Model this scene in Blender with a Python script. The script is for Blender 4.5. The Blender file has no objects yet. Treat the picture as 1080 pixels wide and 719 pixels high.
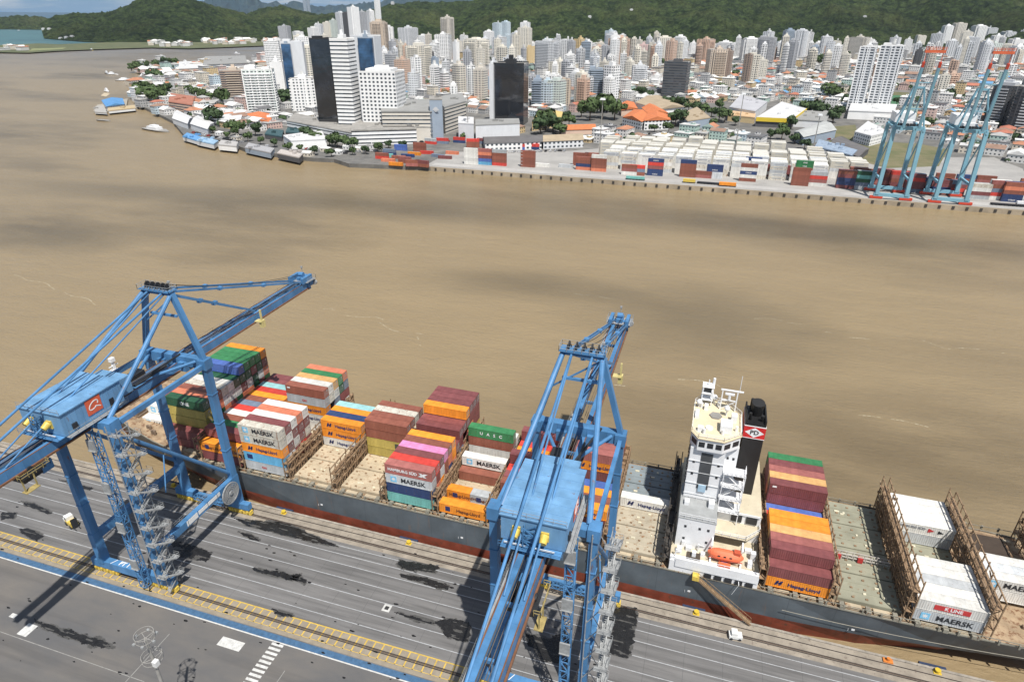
KEEP_C = set([0,2,11,12,15,16,17,21,24,26,27,29,30,32,33,35,36,37,41,42,43,47,48,49,53,54,55,59,60,61,62,63,64,65,66,67,68,71,74,77,78,79,80,81,84,85,86,87,88,89,92,93,94,97,98,99,102,103,104,107,108,109,110,111,112,113,114,115,116,119,120,121,125,126,130,131,132,133,134,137,138,139,140,141,142,143,144,145,146,147,148,149,150,154,158,162,166,170,171,175,176,177,178,183,188,193,194,195,196,197,198,200,201,202,206,216,222,225,226,232,233,236,239,242,243,244,245,248,255,256,257,259,260,263,266,269,272,276,278,279,280,284,288,292,296,297,298,300,302,304,306,307,308,310,312,314,315,316,318,320,321,322,323,324,325,326,327,328,329,330,331,332,333,334,335,336,337,338,339,340,341,342,343,344,345,346,347,348,349,350,351,355,360,361,362,366,367,368,369,370,371,372,373,374,375,376,377,380,381,382,383,384,385,386,396,397,398,399,400,401,402,403,404,409,410,414,415,416,417,418,428,435,436,437,438,448,458,464,465,466,467,468,483,484,485,498,499,500,501,506,507,508,509,510,516,517,518,519,520,535,537,540,541,542,544,545,546,550,551,553,566,568,569,571,575,580,587,588,589,598,607,616,624,625,629,634,643,652,657,658,659,660,661,679,698,708,718,822,829,830])
import bpy, math, random
from mathutils import Vector, Matrix, noise
random.seed(7)
C = bpy.context.scene.collection
R = math.radians
# ------------------------------------------------------------------ camera model (metres, quay surface z = 0)
CAMZ = 116.0
F, PITCH, ROLL, AZ = 680.0, R(27.13), R(.2), R(17.3)
FW = Vector((-math.sin(AZ)*math.cos(PITCH), math.cos(AZ)*math.cos(PITCH), -math.sin(PITCH)))
_rt = Vector((math.cos(AZ), math.sin(AZ), 0)); _up = _rt.cross(FW)
RT = math.cos(ROLL)*_rt + math.sin(ROLL)*_up; UP = -math.sin(ROLL)*_rt + math.cos(ROLL)*_up
def ray(x, y): return (x-540)/F*RT - (y-359.5)/F*UP + FW
def at(x, y, z=0.0):
    d = ray(x, y); t = (z-CAMZ)/d.z
    return Vector((d.x*t, d.y*t, z))
def height(x, y, p):
    d = ray(x, y); return CAMZ + d.z/math.hypot(d.x, d.y)*math.hypot(p[0], p[1])
def polar(x, y, dist):
    d = ray(x, y); k = dist/math.hypot(d.x, d.y)
    return Vector((d.x*k, d.y*k, CAMZ+d.z*k))

# ------------------------------------------------------------------ materials
def nodes(name):
    m = bpy.data.materials.new(name); m.use_nodes = True
    return m, m.node_tree.nodes, m.node_tree.links, m.node_tree.nodes['Principled BSDF']
def mixc(N, L, a, b, fac, mode='MIX'):
    n = N.new('ShaderNodeMix'); n.data_type = 'RGBA'; n.blend_type = mode
    for i, v in ((6, a), (7, b), (0, fac)):
        if hasattr(v, 'links') or hasattr(v, 'is_output'): L.new(v, n.inputs[i])
        else: n.inputs[i].default_value = v if i == 0 else (*v[:3], 1)
    return n.outputs[2]
def noi(N, L, vec, scale, detail=4, rough=.6):
    n = N.new('ShaderNodeTexNoise'); n.inputs['Scale'].default_value = scale
    n.inputs['Detail'].default_value = detail; n.inputs['Roughness'].default_value = rough
    if vec is not None: L.new(vec, n.inputs['Vector'])
    return n.outputs['Fac']
def ramp(N, L, fac, a, b, ca=(0,0,0), cb=(1,1,1)):
    r = N.new('ShaderNodeValToRGB'); e = r.color_ramp.elements
    e[0].position = a; e[1].position = b; e[0].color = (*ca, 1); e[1].color = (*cb, 1)
    L.new(fac, r.inputs[0]); return r.outputs[0]
def math_(N, L, op, a, b=0.0, c=None):
    n = N.new('ShaderNodeMath'); n.operation = op
    for i, v in enumerate((a, b) if c is None else (a, b, c)):
        if isinstance(v, (int, float)): n.inputs[i].default_value = v
        else: L.new(v, n.inputs[i])
    return n.outputs[0]
def scaled(N, L, vec, s):
    n = N.new('ShaderNodeMapping'); n.inputs['Scale'].default_value = s; L.new(vec, n.inputs['Vector']); return n.outputs[0]
_m = {}
def mat(name, rgb, rough=.55, var=.18, scale=.6, rust=0., metal=0., rnd=.0, rustcol=(.16,.07,.03), bump=0., streak=False, spec=.5):
    if name in _m: return _m[name]
    m, N, L, B = nodes(name)
    tc = N.new('ShaderNodeTexCoord').outputs['Object']
    v = scaled(N, L, tc, (1, 1, .25) if streak else (1, 1, 1))
    f = noi(N, L, v, scale, 5)
    dark = tuple(c*(1-var) for c in rgb); lite = tuple(min(1, c*(1+var*.7)+var*.02) for c in rgb)
    col = mixc(N, L, dark, lite, ramp(N, L, f, .3, .7))
    if rnd:
        oi = N.new('ShaderNodeObjectInfo').outputs['Random']
        k = math_(N, L, 'MULTIPLY_ADD', oi, rnd*2, 1-rnd)
        cc = N.new('ShaderNodeCombineColor')
        for i in range(3): L.new(k, cc.inputs[i])
        col = mixc(N, L, col, cc.outputs[0], 1.0, 'MULTIPLY')
    if rust:
        f2 = noi(N, L, v, scale*2.7, 6, .7)
        col = mixc(N, L, col, rustcol, ramp(N, L, f2, .66-rust*.3, .78-rust*.3))
    L.new(col, B.inputs['Base Color'])
    B.inputs['Roughness'].default_value = rough; B.inputs['Metallic'].default_value = metal
    B.inputs['Specular IOR Level'].default_value = spec
    if bump:
        bn = N.new('ShaderNodeBump'); bn.inputs['Strength'].default_value = bump; bn.inputs['Distance'].default_value = .3
        L.new(f, bn.inputs['Height']); L.new(bn.outputs[0], B.inputs['Normal'])
    _m[name] = m; return m
def facade(name, wall, glass=(.03,.04,.05), bay=3.2, floor=3.0, fw=.5, fh=.45, band=False, side=None, grough=.15, var=.08):
    """wall with a grid of real-size window openings, laid out in metres by the UV map"""
    if name in _m: return _m[name]
    m, N, L, B = nodes(name)
    uv = N.new('ShaderNodeUVMap').outputs[0]
    s = N.new('ShaderNodeSeparateXYZ'); L.new(uv, s.inputs[0])
    fx = math_(N, L, 'FRACT', math_(N, L, 'DIVIDE', s.outputs[0], bay)); fy = math_(N, L, 'FRACT', math_(N, L, 'DIVIDE', s.outputs[1], floor))
    def inside(f, w): return math_(N, L, 'LESS_THAN', math_(N, L, 'ABSOLUTE', math_(N, L, 'SUBTRACT', f, .5)), w/2)
    my = inside(fy, fh); mx = inside(fx, fw)
    mask = my if band else math_(N, L, 'MULTIPLY', mx, my)
    tc = N.new('ShaderNodeTexCoord').outputs['Object']
    f = noi(N, L, scaled(N, L, tc, (1, 1, .3)), .35, 4)
    wc = mixc(N, L, tuple(c*(1-var*2) for c in wall), tuple(min(1, c*(1+var)) for c in wall), f)
    cell = N.new('ShaderNodeTexWhiteNoise'); cell.noise_dimensions = '2D'
    cb = N.new('ShaderNodeCombineXYZ'); L.new(math_(N, L, 'FLOOR', math_(N, L, 'DIVIDE', s.outputs[0], bay)), cb.inputs[0]); L.new(math_(N, L, 'FLOOR', math_(N, L, 'DIVIDE', s.outputs[1], floor)), cb.inputs[1])
    L.new(cb.outputs[0], cell.inputs[0])
    gc = mixc(N, L, glass, tuple(min(1, c*2.2+.02) for c in glass), math_(N, L, 'POWER', cell.outputs[0], 2.0))
    col = mixc(N, L, wc, gc, mask); L.new(col, B.inputs['Base Color'])
    L.new(math_(N, L, 'MULTIPLY_ADD', mask, grough-.7, .7), B.inputs['Roughness'])
    _m[name] = m; return m

# ------------------------------------------------------------------ mesh builder
class MB:
    def __init__(s): s.v = []; s.f = []; s.mi = []; s.uv = []
    def quad(s, pts, mi=0, uv=None):
        n = len(s.v); s.v += [tuple(p) for p in pts]; s.f.append(tuple(range(n, n+len(pts)))); s.mi.append(mi); s.uv.append(uv or [(p[0], p[2]) for p in pts])
    def box(s, x0, x1, y0, y1, z0, z1, mi=0, rot=0, pivot=None, top=None):
        P = [(x0,y0),(x1,y0),(x1,y1),(x0,y1)]
        if rot:
            px, py = pivot or ((x0+x1)/2, (y0+y1)/2); c, sn = math.cos(rot), math.sin(rot)
            P = [(px+(x-px)*c-(y-py)*sn, py+(x-px)*sn+(y-py)*c) for x, y in P]
        s.prism(P, z0, z1, mi, top)
    def prism(s, P, z0, z1, mi=0, top=None, bottom=True):
        n = len(P); u = 0; tm = mi if top is None else top
        for i in range(n):
            a, b = P[i], P[(i+1) % n]; l = math.hypot(b[0]-a[0], b[1]-a[1])
            s.quad([(a[0],a[1],z0),(b[0],b[1],z0),(b[0],b[1],z1),(a[0],a[1],z1)], mi, [(u,0),(u+l,0),(u+l,z1-z0),(u,z1-z0)]); u += l
        s.quad([(p[0],p[1],z1) for p in P], tm, [(0,0)]*n)
        if bottom: s.quad([(p[0],p[1],z0) for p in reversed(P)], tm, [(0,0)]*n)
    def beam(s, a, b, w, h=None, mi=0, up=(0,0,1), w2=None, h2=None):
        a, b = Vector(a), Vector(b); h = h or w; d = (b-a)
        if d.length < 1e-6: return
        d.normalize(); u = Vector(up)
        if abs(d.dot(u)) > .99: u = Vector((0,1,0))
        r = d.cross(u).normalized(); u = r.cross(d)
        w2 = w2 or w; h2 = h2 or h
        A = [a+r*(i*w/2)+u*(j*h/2) for i, j in ((-1,-1),(1,-1),(1,1),(-1,1))]
        B_ = [b+r*(i*w2/2)+u*(j*h2/2) for i, j in ((-1,-1),(1,-1),(1,1),(-1,1))]
        for i in range(4): k = (i+1) % 4; s.quad([A[i],A[k],B_[k],B_[i]], mi)
        s.quad(A[::-1], mi); s.quad(B_, mi)
    def tube(s, a, b, r, n=8, mi=0, r2=None):
        a, b = Vector(a), Vector(b); d = (b-a).normalized(); r2 = r if r2 is None else r2
        u = d.orthogonal().normalized(); w = d.cross(u)
        A = [a+(u*math.cos(t)+w*math.sin(t))*r for t in [2*math.pi*i/n for i in range(n)]]
        B_ = [b+(u*math.cos(t)+w*math.sin(t))*r2 for t in [2*math.pi*i/n for i in range(n)]]
        for i in range(n): k = (i+1) % n; s.quad([A[i],A[k],B_[k],B_[i]], mi)
        s.quad(A[::-1], mi); s.quad(B_, mi)
    def rail(s, pts, h=1.1, mi=0, step=1.8, t=.05):
        pts = [Vector(p) for p in pts]
        for a, b in zip(pts, pts[1:]):
            n = max(1, int((b-a).length/step))
            for k in range(n+1):
                p = a.lerp(b, k/n); s.beam(p, p+Vector((0,0,h)), t, t, mi)
            for z in (h*.5, h): s.beam(a+Vector((0,0,z)), b+Vector((0,0,z)), t, t, mi)
    def truss(s, a, b, w, h, n, t=.12, mi=0, up=(0,0,1)):
        a, b = Vector(a), Vector(b); d = (b-a).normalized(); u = Vector(up)
        if abs(d.dot(u)) > .99: u = Vector((0,1,0))
        r = d.cross(u).normalized(); u = r.cross(d)
        cs = [r*(i*w/2)+u*(j*h/2) for i, j in ((-1,-1),(1,-1),(1,1),(-1,1))]
        for c in cs: s.beam(a+c, b+c, t, t, mi)
        for k in range(n):
            p, q = a.lerp(b, k/n), a.lerp(b, (k+1)/n)
            for i in range(4):
                j = (i+1) % 4
                s.beam(p+cs[i], p+cs[j], t*.8, t*.8, mi)
                s.beam(p+cs[i if k % 2 else j], q+cs[j if k % 2 else i], t*.8, t*.8, mi)
    def mesh(s, name, mats):
        me = bpy.data.meshes.new(name); me.from_pydata(s.v, [], s.f)
        for m in (mats if isinstance(mats, (list, tuple)) else [mats]): me.materials.append(m)
        me.polygons.foreach_set('material_index', s.mi)
        uvl = me.uv_layers.new(name='UVMap'); flat = []
        for q in s.uv:
            for u in q: flat += [u[0], u[1]]
        uvl.data.foreach_set('uv', flat); me.update(); return me
    def build(s, name, mats, parent=None, loc=None):
        me = s.mesh(name, mats); o = bpy.data.objects.new(name, me); C.objects.link(o)
        if loc is not None: o.location = loc
        if parent: o.parent = parent
        return o
def tag(o, label=None, cat=None, group=None, kind=None):
    if label: o['label'] = label
    if cat: o['category'] = cat
    if group: o['group'] = group
    if kind: o['kind'] = kind
    return o
def empty(name, loc=(0,0,0), rz=0, label=None, cat=None, group=None):
    o = bpy.data.objects.new(name, None); C.objects.link(o); o.location = loc; o.rotation_euler = (0,0,rz)
    o.empty_display_size = 1; return tag(o, label, cat, group)
def link_mesh(name, me, parent=None, loc=(0,0,0), rz=0, m=None):
    o = bpy.data.objects.new(name, me); C.objects.link(o); o.location = loc; o.rotation_euler = (0,0,rz)
    if parent: o.parent = parent
    if m is not None:
        ms = m if isinstance(m, (list, tuple)) else [m]
        for i, mm in enumerate(ms): o.material_slots[i].link = 'OBJECT'; o.material_slots[i].material = mm
    return o
def sheet(name, pts, z, m, kind='structure'):
    b = MB(); b.quad([(p[0], p[1], z) for p in pts], 0)
    o = b.build(name, m); return tag(o, kind=kind)
_txt = {}
def text_mesh(s, size, m, ext=.02, bold=0.):
    k = (s, size, m.name, bold)
    if k in _txt: return _txt[k]
    cu = bpy.data.curves.new('lettering', 'FONT'); cu.body = s; cu.size = size; cu.extrude = ext; cu.offset = bold; cu.align_x = 'CENTER'; cu.align_y = 'CENTER'; cu.resolution_u = 2
    o = bpy.data.objects.new('lettering', cu); C.objects.link(o)
    dg = bpy.context.evaluated_depsgraph_get(); me = bpy.data.meshes.new_from_object(o.evaluated_get(dg))
    bpy.data.objects.remove(o); bpy.data.curves.remove(cu)
    me.materials.clear(); me.materials.append(m); _txt[k] = me; return me
def smooth(a, b, t): t = max(0, min(1, (t-a)/(b-a))); return t*t*(3-2*t)
def interp(tab, x):
    if x <= tab[0][0]: return tab[0][1:]
    for p, q in zip(tab, tab[1:]):
        if x <= q[0]:
            k = (x-p[0])/(q[0]-p[0]); return tuple(a+(b-a)*k for a, b in zip(p[1:], q[1:]))
    return tab[-1][1:]
ORD = ['first','second','third','fourth','fifth','sixth','seventh','eighth','ninth','tenth','eleventh','twelfth','thirteenth','fourteenth','fifteenth','sixteenth','seventeenth','eighteenth','nineteenth','twentieth']

# ------------------------------------------------------------------ camera, light, world
cam = bpy.data.cameras.new('camera'); co = bpy.data.objects.new('camera', cam); C.objects.link(co)
cam.sensor_width = 36; cam.lens = F/1080*36; cam.clip_start = 1; cam.clip_end = 60000
M3 = Matrix((RT, UP, -FW)).transposed(); co.matrix_world = Matrix.Translation((0,0,CAMZ)) @ M3.to_4x4()
bpy.context.scene.camera = co
SX, SY = .33, -.44                                     # towards the sun per metre of height
el = math.atan2(1, math.hypot(SX, SY)); azs = math.atan2(SX, SY)
sun = bpy.data.lights.new('sun', 'SUN'); so = bpy.data.objects.new('sun', sun); C.objects.link(so)
sun.energy = 5.0; sun.angle = R(.53); sun.color = (1, .955, .89)
so.rotation_euler = Vector((SX, SY, 1)).to_track_quat('Z', 'Y').to_euler()
W = bpy.data.worlds.new('World'); bpy.context.scene.world = W; W.use_nodes = True
nt = W.node_tree; sky = nt.nodes.new('ShaderNodeTexSky'); sky.sky_type = 'NISHITA'; sky.sun_disc = False
sky.sun_elevation = el; sky.sun_rotation = azs; sky.altitude = 100; sky.air_density = 1.0; sky.dust_density = .6; sky.ozone_density = 1.2
bg = nt.nodes['Background']; bg.inputs[1].default_value = .075
_N, _L = nt.nodes, nt.links                             # low sky: clear blue band and thin cloud streaks over the horizon
_g = _N.new('ShaderNodeTexCoord').outputs['Generated']; _s = _N.new('ShaderNodeSeparateXYZ'); _L.new(_g, _s.inputs[0])
_low = ramp(_N, _L, _s.outputs[2], .02, .30, (1,1,1), (0,0,0))
_c = mixc(_N, _L, sky.outputs[0], (1.9,3.9,6.4), math_(_N, _L, 'MULTIPLY', _low, .9))
_cl = noi(_N, _L, scaled(_N, _L, _g, (5, 5, 60)), 1.6, 6, .62)
_c = mixc(_N, _L, _c, (6.8,7.2,7.6), math_(_N, _L, 'MULTIPLY', ramp(_N, _L, _cl, .44, .62), .75))
nt.links.new(_c, bg.inputs[0])
sc = bpy.context.scene
sc.view_settings.view_transform = 'Standard'; sc.view_settings.look = 'None'; sc.view_settings.gamma = 1; sc.view_settings.exposure = .25
sc.view_settings.use_curve_mapping = False
sc.cycles.max_bounces = 5; sc.cycles.diffuse_bounces = 3; sc.cycles.glossy_bounces = 3; sc.cycles.transmission_bounces = 2
sc.cycles.use_denoising = True
# ------------------------------------------------------------------ water, quay, ground
def water_mat(name, near, far, y0, y1, rough, bump, patch=.12):
    m, N, L, B = nodes(name)
    geo = N.new('ShaderNodeNewGeometry').outputs['Position']
    s = N.new('ShaderNodeSeparateXYZ'); L.new(geo, s.inputs[0])
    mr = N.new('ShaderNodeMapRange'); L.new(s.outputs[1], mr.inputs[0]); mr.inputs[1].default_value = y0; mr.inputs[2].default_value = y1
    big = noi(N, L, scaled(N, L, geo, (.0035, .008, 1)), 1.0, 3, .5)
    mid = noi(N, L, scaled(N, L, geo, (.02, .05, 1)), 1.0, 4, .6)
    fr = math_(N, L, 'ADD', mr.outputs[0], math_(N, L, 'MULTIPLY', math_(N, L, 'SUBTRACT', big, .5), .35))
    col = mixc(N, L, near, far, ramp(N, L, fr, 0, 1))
    col = mixc(N, L, col, tuple(c*(1-patch*2.6) for c in near), ramp(N, L, big, .5, .72))  # broad dark noise patches paint cloud shade into the water colour
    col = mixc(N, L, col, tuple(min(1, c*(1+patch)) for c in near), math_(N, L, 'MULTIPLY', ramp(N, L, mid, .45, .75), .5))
    L.new(col, B.inputs['Base Color']); B.inputs['Roughness'].default_value = rough; B.inputs['IOR'].default_value = 1.33; B.inputs['Specular IOR Level'].default_value = .35
    n1 = noi(N, L, scaled(N, L, geo, (.35, .9, 1)), 1.0, 5, .65); n2 = noi(N, L, scaled(N, L, geo, (.05, .11, 1)), 1.0, 3, .6)
    h = math_(N, L, 'MULTIPLY_ADD', n2, 2.5, n1)
    bn = N.new('ShaderNodeBump'); bn.inputs['Strength'].default_value = bump; bn.inputs['Distance'].default_value = .4
    L.new(h, bn.inputs['Height']); L.new(bn.outputs[0], B.inputs['Normal'])
    return m
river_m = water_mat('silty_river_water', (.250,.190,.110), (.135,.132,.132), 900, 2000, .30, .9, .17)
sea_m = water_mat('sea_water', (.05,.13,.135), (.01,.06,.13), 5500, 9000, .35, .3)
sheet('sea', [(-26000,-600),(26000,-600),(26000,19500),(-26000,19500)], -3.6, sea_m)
river_pts = [(-900,107),(900,107),(900,700),(-200,900),(-900,2700)]
riv = [Vector((-3200,100)), Vector((1500,100)), Vector((1500,520)), Vector((0,900)), at(330,46), at(250,46), at(160,46), at(100,48), at(55,51), at(0,54), at(-120,56)]
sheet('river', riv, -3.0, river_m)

# faint foam lines left on the water
foam = mat('river_foam', (.42,.37,.26), .6, .1, 1)
for i, pts in enumerate([[(795,336),(830,340),(870,350),(895,356),(930,362)],[(905,438),(940,442),(980,450)],[(715,400),(760,408)],[(310,322),(350,326),(400,340),(440,355),(448,364)],[(590,307),(650,315)],[(620,402),(660,408)],[(15,290),(60,305),(110,325)],[(945,354),(1000,368),(1060,372)]]):
    b = MB(); q = [at(*p, -3) for p in pts]; rnf = random.Random(i)
    for a, c in zip(q, q[1:]):
        n = max(2, int((c-a).length/1.3)); d = (c-a).normalized(); nn = Vector((-d.y, d.x, 0))
        for k in range(n):
            if noise.noise(Vector((k*.13, i*5.1+a.x, 0))) < -.12: continue
            p = a.lerp(c, k/n)+nn*noise.noise(Vector((k*.08, i, 3)))*5; e = a.lerp(c, (k+.8)/n)+nn*noise.noise(Vector(((k+1)*.08, i, 3)))*5; w = rnf.uniform(.04,.2)
            b.quad([(p.x-nn.x*w,p.y-nn.y*w,-2.985),(e.x-nn.x*w,e.y-nn.y*w,-2.985),(e.x+nn.x*w,e.y+nn.y*w,-2.985),(p.x+nn.x*w,p.y+nn.y*w,-2.985)])
    tag(b.build('foam_line', foam), kind='structure')
# near quay ------------------------------------------------------------
def quay_mat():
    m, N, L, B = nodes('quay_concrete')
    geo = N.new('ShaderNodeNewGeometry').outputs['Position']
    s = N.new('ShaderNodeSeparateXYZ'); L.new(geo, s.inputs[0])
    f1 = noi(N, L, scaled(N, L, geo, (.02, .12, 1)), 1, 4); f2 = noi(N, L, geo, .8, 6, .7); f3 = noi(N, L, scaled(N, L, geo, (.05, .9, 1)), 1, 4, .6)
    base = mixc(N, L, (.115,.113,.112), (.185,.18,.176), ramp(N, L, f1, .3, .7))
    base = mixc(N, L, base, (.075,.073,.072), math_(N, L, 'MULTIPLY', ramp(N, L, f3, .42, .66), .7))
    base = mixc(N, L, base, (.24,.235,.22), math_(N, L, 'MULTIPLY', ramp(N, L, f2, .6, .85), .5))
    # slab joints, 7.5 m apart
    j = math_(N, L, 'LESS_THAN', math_(N, L, 'FRACT', math_(N, L, 'DIVIDE', s.outputs[0], 7.5)), .012)
    base = mixc(N, L, base, (.07,.07,.07), math_(N, L, 'MULTIPLY', j, .6))
    L.new(base, B.inputs['Base Color']); B.inputs['Roughness'].default_value = .8; return m
def asphalt_mat():
    m, N, L, B = nodes('worn_asphalt')
    geo = N.new('ShaderNodeNewGeometry').outputs['Position']
    f1 = noi(N, L, scaled(N, L, geo, (.03, .07, 1)), 1, 5); f2 = noi(N, L, geo, 1.5, 6, .7)
    base = mixc(N, L, (.098,.098,.10), (.15,.137,.122), ramp(N, L, f1, .38, .62))
    base = mixc(N, L, base, (.17,.16,.15), math_(N, L, 'MULTIPLY', ramp(N, L, f2, .6, .85), .4))
    f3 = noi(N, L, scaled(N, L, geo, (.012, .25, 1)), 1, 4)
    base = mixc(N, L, base, (.06,.058,.058), math_(N, L, 'MULTIPLY', ramp(N, L, f3, .52, .7), .5))
    L.new(base, B.inputs['Base Color']); B.inputs['Roughness'].default_value = .85; return m
paint = lambda n, c: mat(n, c, .6, .25, 1.2, rust=.25, rustcol=(.12,.12,.115))
white_p, yellow_p, blue_p = paint('white_road_paint', (.55,.55,.53)), paint('yellow_road_paint', (.55,.37,.06)), paint('blue_road_paint', (.05,.12,.22))
QX0, QX1 = -700, 500
b = MB(); b.prism([(QX0,-300),(QX1,-300),(QX1,105.8),(QX0,105.8)], -12, 0)
tag(b.build('near_quay', quay_mat()), kind='structure')
sheet('service_road', [(QX0,-299),(QX1,-299),(QX1,71.6),(QX0,71.6)], .004, asphalt_mat())
sheet('blue_stripe', [(QX0,71.75),(QX1,71.75),(QX1,73.1),(QX0,73.1)], .008, blue_p)
def lines(name, rects, z, m):
    b = MB()
    for x0, x1, y0, y1 in rects: b.quad([(x0,y0,z),(x1,y0,z),(x1,y1,z),(x0,y1,z)])
    return tag(b.build(name, m), kind='structure')
lanes = [(QX0, QX1, y-.09, y+.09) for y in (80.4, 83.6, 87.1, 90.6, 94.2, 96.9, 99.2)]
lines('white_lane_lines', lanes, .008, paint('faded_line_paint', (.36,.37,.38)))
lines('white_edge_line', [(QX0,QX1,71.45,71.72)], .012, white_p)
sheet('crane_rail_strip', [(QX0,73.3),(QX1,73.3),(QX1,77.9),(QX0,77.9)], .006, mat('pale_rail_concrete', (.25,.215,.165), .85, .2, .5))
sheet('quay_apron', [(QX0,100.3),(QX1,100.3),(QX1,105.8),(QX0,105.8)], .006, mat('brownish_concrete', (.27,.235,.19), .85, .28, .35, rust=.3, rustcol=(.13,.10,.08)))
hat = [(QX0,QX1,77.7,77.95),(QX0,QX1,74.3,74.42)]
x = -190
while x < 20: hat.append((x, x+.28, 74.3, 77.7)); x += 1.95
lines('yellow_hatching', hat, .012, yellow_p)
rails = []
for y in (75.75, 76.25, 101.65, 102.15, 104.0): rails.append((QX0, QX1, y-.12, y+.12))
lines('crane_rail_grooves', rails, .014, mat('dark_steel_groove', (.035,.028,.025), .5))
b = MB()
for y in (76.0, 101.9): b.box(QX0, QX1, y-.05, y+.05, .0, .06)
tag(b.build('crane_rails', mat('worn_rail_steel', (.12,.07,.05), .4, metal=.6)), kind='structure')
cw = []
for i in range(11): cw.append((-73.7, -71.0, 71.3-i*1.02-.55, 71.3-i*1.02))
lines('zebra_crossing', cw, .012, white_p)
lines('painted_rectangles', [(-84.3,-78.9,67.3,69.4),(-125.8,-123.3,56.9,59.7),(-131.5,-130,59.6,60.6)], .012, white_p)
ln = []
for x in (-95.5, -67.5, -39): ln.append((x, x+.16, 50, 66.5))
lines('white_bay_lines', ln+[(QX0, -92, 56.2, 56.35)], .012, paint('faint_line_paint', (.26,.255,.24)))
b = MB(); b.box(QX0, QX1, 105.3, 105.8, .0, .28)
tag(b.build('quay_kerb', mat('old_concrete', (.3,.27,.23), .9, .3, .6, rust=.3, rustcol=(.1,.09,.08))), kind='structure')
# wet patches: irregular thin films of spilled water and oil, one part painted shadow
def inpoly(x, y, poly):
    s = False; j = len(poly)-1
    for i in range(len(poly)):
        xi, yi = poly[i][:2]; xj, yj = poly[j][:2]
        if (yi > y) != (yj > y) and x < (xj-xi)*(y-yi)/(yj-yi)+xi: s = not s
        j = i
    return s
wet = mat('wet_asphalt', (.014,.0135,.013), .22, .3, 1); damp = mat('damp_asphalt', (.07,.068,.064), .5, .3, 1)
def puddle(pts, seed):
    P = [at(*p) for p in pts]; rnd = random.Random(seed); out = []
    for i, a in enumerate(P):
        c = P[(i+1) % len(P)]; n = max(3, int((c-a).length/.7))
        for k in range(n):
            q = a.lerp(c, k/n); j = min(.9, (c-a).length*.13)
            out.append((q.x+rnd.uniform(-j, j)*1.2, q.y+rnd.uniform(-j, j)*.5))
    return out
PUD = [[(247,547),(300,551),(359,577),(330,572),(262,555)],[(265,598),(300,604),(323,611),(320,615),(270,603)],[(285,642),(300,645),(308,650),(292,648)],
 [(180,570),(205,575),(223,583),(217,592),(187,587)],[(20,557),(34,559),(45,565),(38,571),(22,562)],[(20,528),(38,532),(55,541),(50,542),(26,533)],  # first outline: wet stain with part of a crane shadow painted in
 [(33,651),(45,657),(72,664),(95,672),(108,674),(119,682),(100,683),(85,677),(67,672),(43,661)],[(420,590),(461,597),(459,604),(422,600)],[(422,605),(452,610),(476,618),(470,622),(425,609)],
 [(460,655),(478,652),(495,657),(493,678),(470,672)],[(642,640),(672,641),(670,660),(663,694),(638,689)],[(552,668),(575,672),(600,668),(600,700),(572,697),(560,682)],[(415,645),(440,651),(462,658),(440,656)],
 [(318,606),(312,612),(300,607)],[(250,560),(262,563),(275,570),(264,569)],[(60,480+25),(98,515),(92,517),(70,509)],[(0,540),(18,541),(14,546),(0,548)]]
for i, p in enumerate(PUD):
    b = MB(); q = [(v.x, v.y) for v in (at(*a) for a in p)]; x0, x1 = min(a[0] for a in q)-1, max(a[0] for a in q)+1; y0, y1 = min(a[1] for a in q)-.6, max(a[1] for a in q)+.6
    cxm = sum(a[0] for a in q)/len(q); y = y0; st_ = .16
    while y < y1:
        run = None; x = x0
        while x < x1+st_:
            nx = x+noise.noise(Vector((x*.5, y*.9, i*3.3)))*1.1+noise.noise(Vector((x*1.6, y*3.1, i*1.7)))*.35; ny = y+noise.noise(Vector((x*.6, y*.8, 9+i)))*.45+noise.noise(Vector((x*1.2, y*3.5, 4+i)))*.2
            on = x < x1 and inpoly(nx, ny, q) and noise.noise(Vector((x*.3, y*1.9, 5+i))) > -.34
            if on and run is None: run = x
            if not on and run is not None: b.quad([(run,y,.02),(x,y,.02),(x,y+st_,.02),(run,y+st_,.02)]); run = None
            x += .14
        y += st_
    tag(b.build('wet_patch', wet), kind='structure')
    b = MB(); y = y0-.5
    while y < y1+.5:
        run = None; x = x0-1
        while x < x1+1+.25:
            nx = x+noise.noise(Vector((x*.4, y*.7, i*2.3)))*1.2; ny = y+noise.noise(Vector((x*.4, y*.9, 19+i)))*.6
            cy_ = (y0+y1)/2; on = x < x1+1 and (inpoly(nx, ny, q) or inpoly(nx, ny+(.2 if ny < cy_ else -.2), q)) 
            if on and run is None: run = x
            if not on and run is not None: b.quad([(run,y,.016),(x,y,.016),(x,y+.25,.016),(run,y+.25,.016)]); run = None
            x += .25
        y += .25
    if b.f: tag(b.build('damp_patch', damp), kind='structure')
b = MB(); rnd = random.Random(5)
for i in range(150):
    P = at(rnd.uniform(0, 700), rnd.uniform(530, 719)); 
    if P.y > 104 : continue
    r = rnd.uniform(.1, .5); n = 7
    b.quad([(P.x+math.cos(k/n*6.28)*r*rnd.uniform(.6,1.8), P.y+math.sin(k/n*6.28)*r*.6*rnd.uniform(.6,1.3), .018) for k in range(n)])
tag(b.build('oil_spots', wet), kind='structure')
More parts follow.
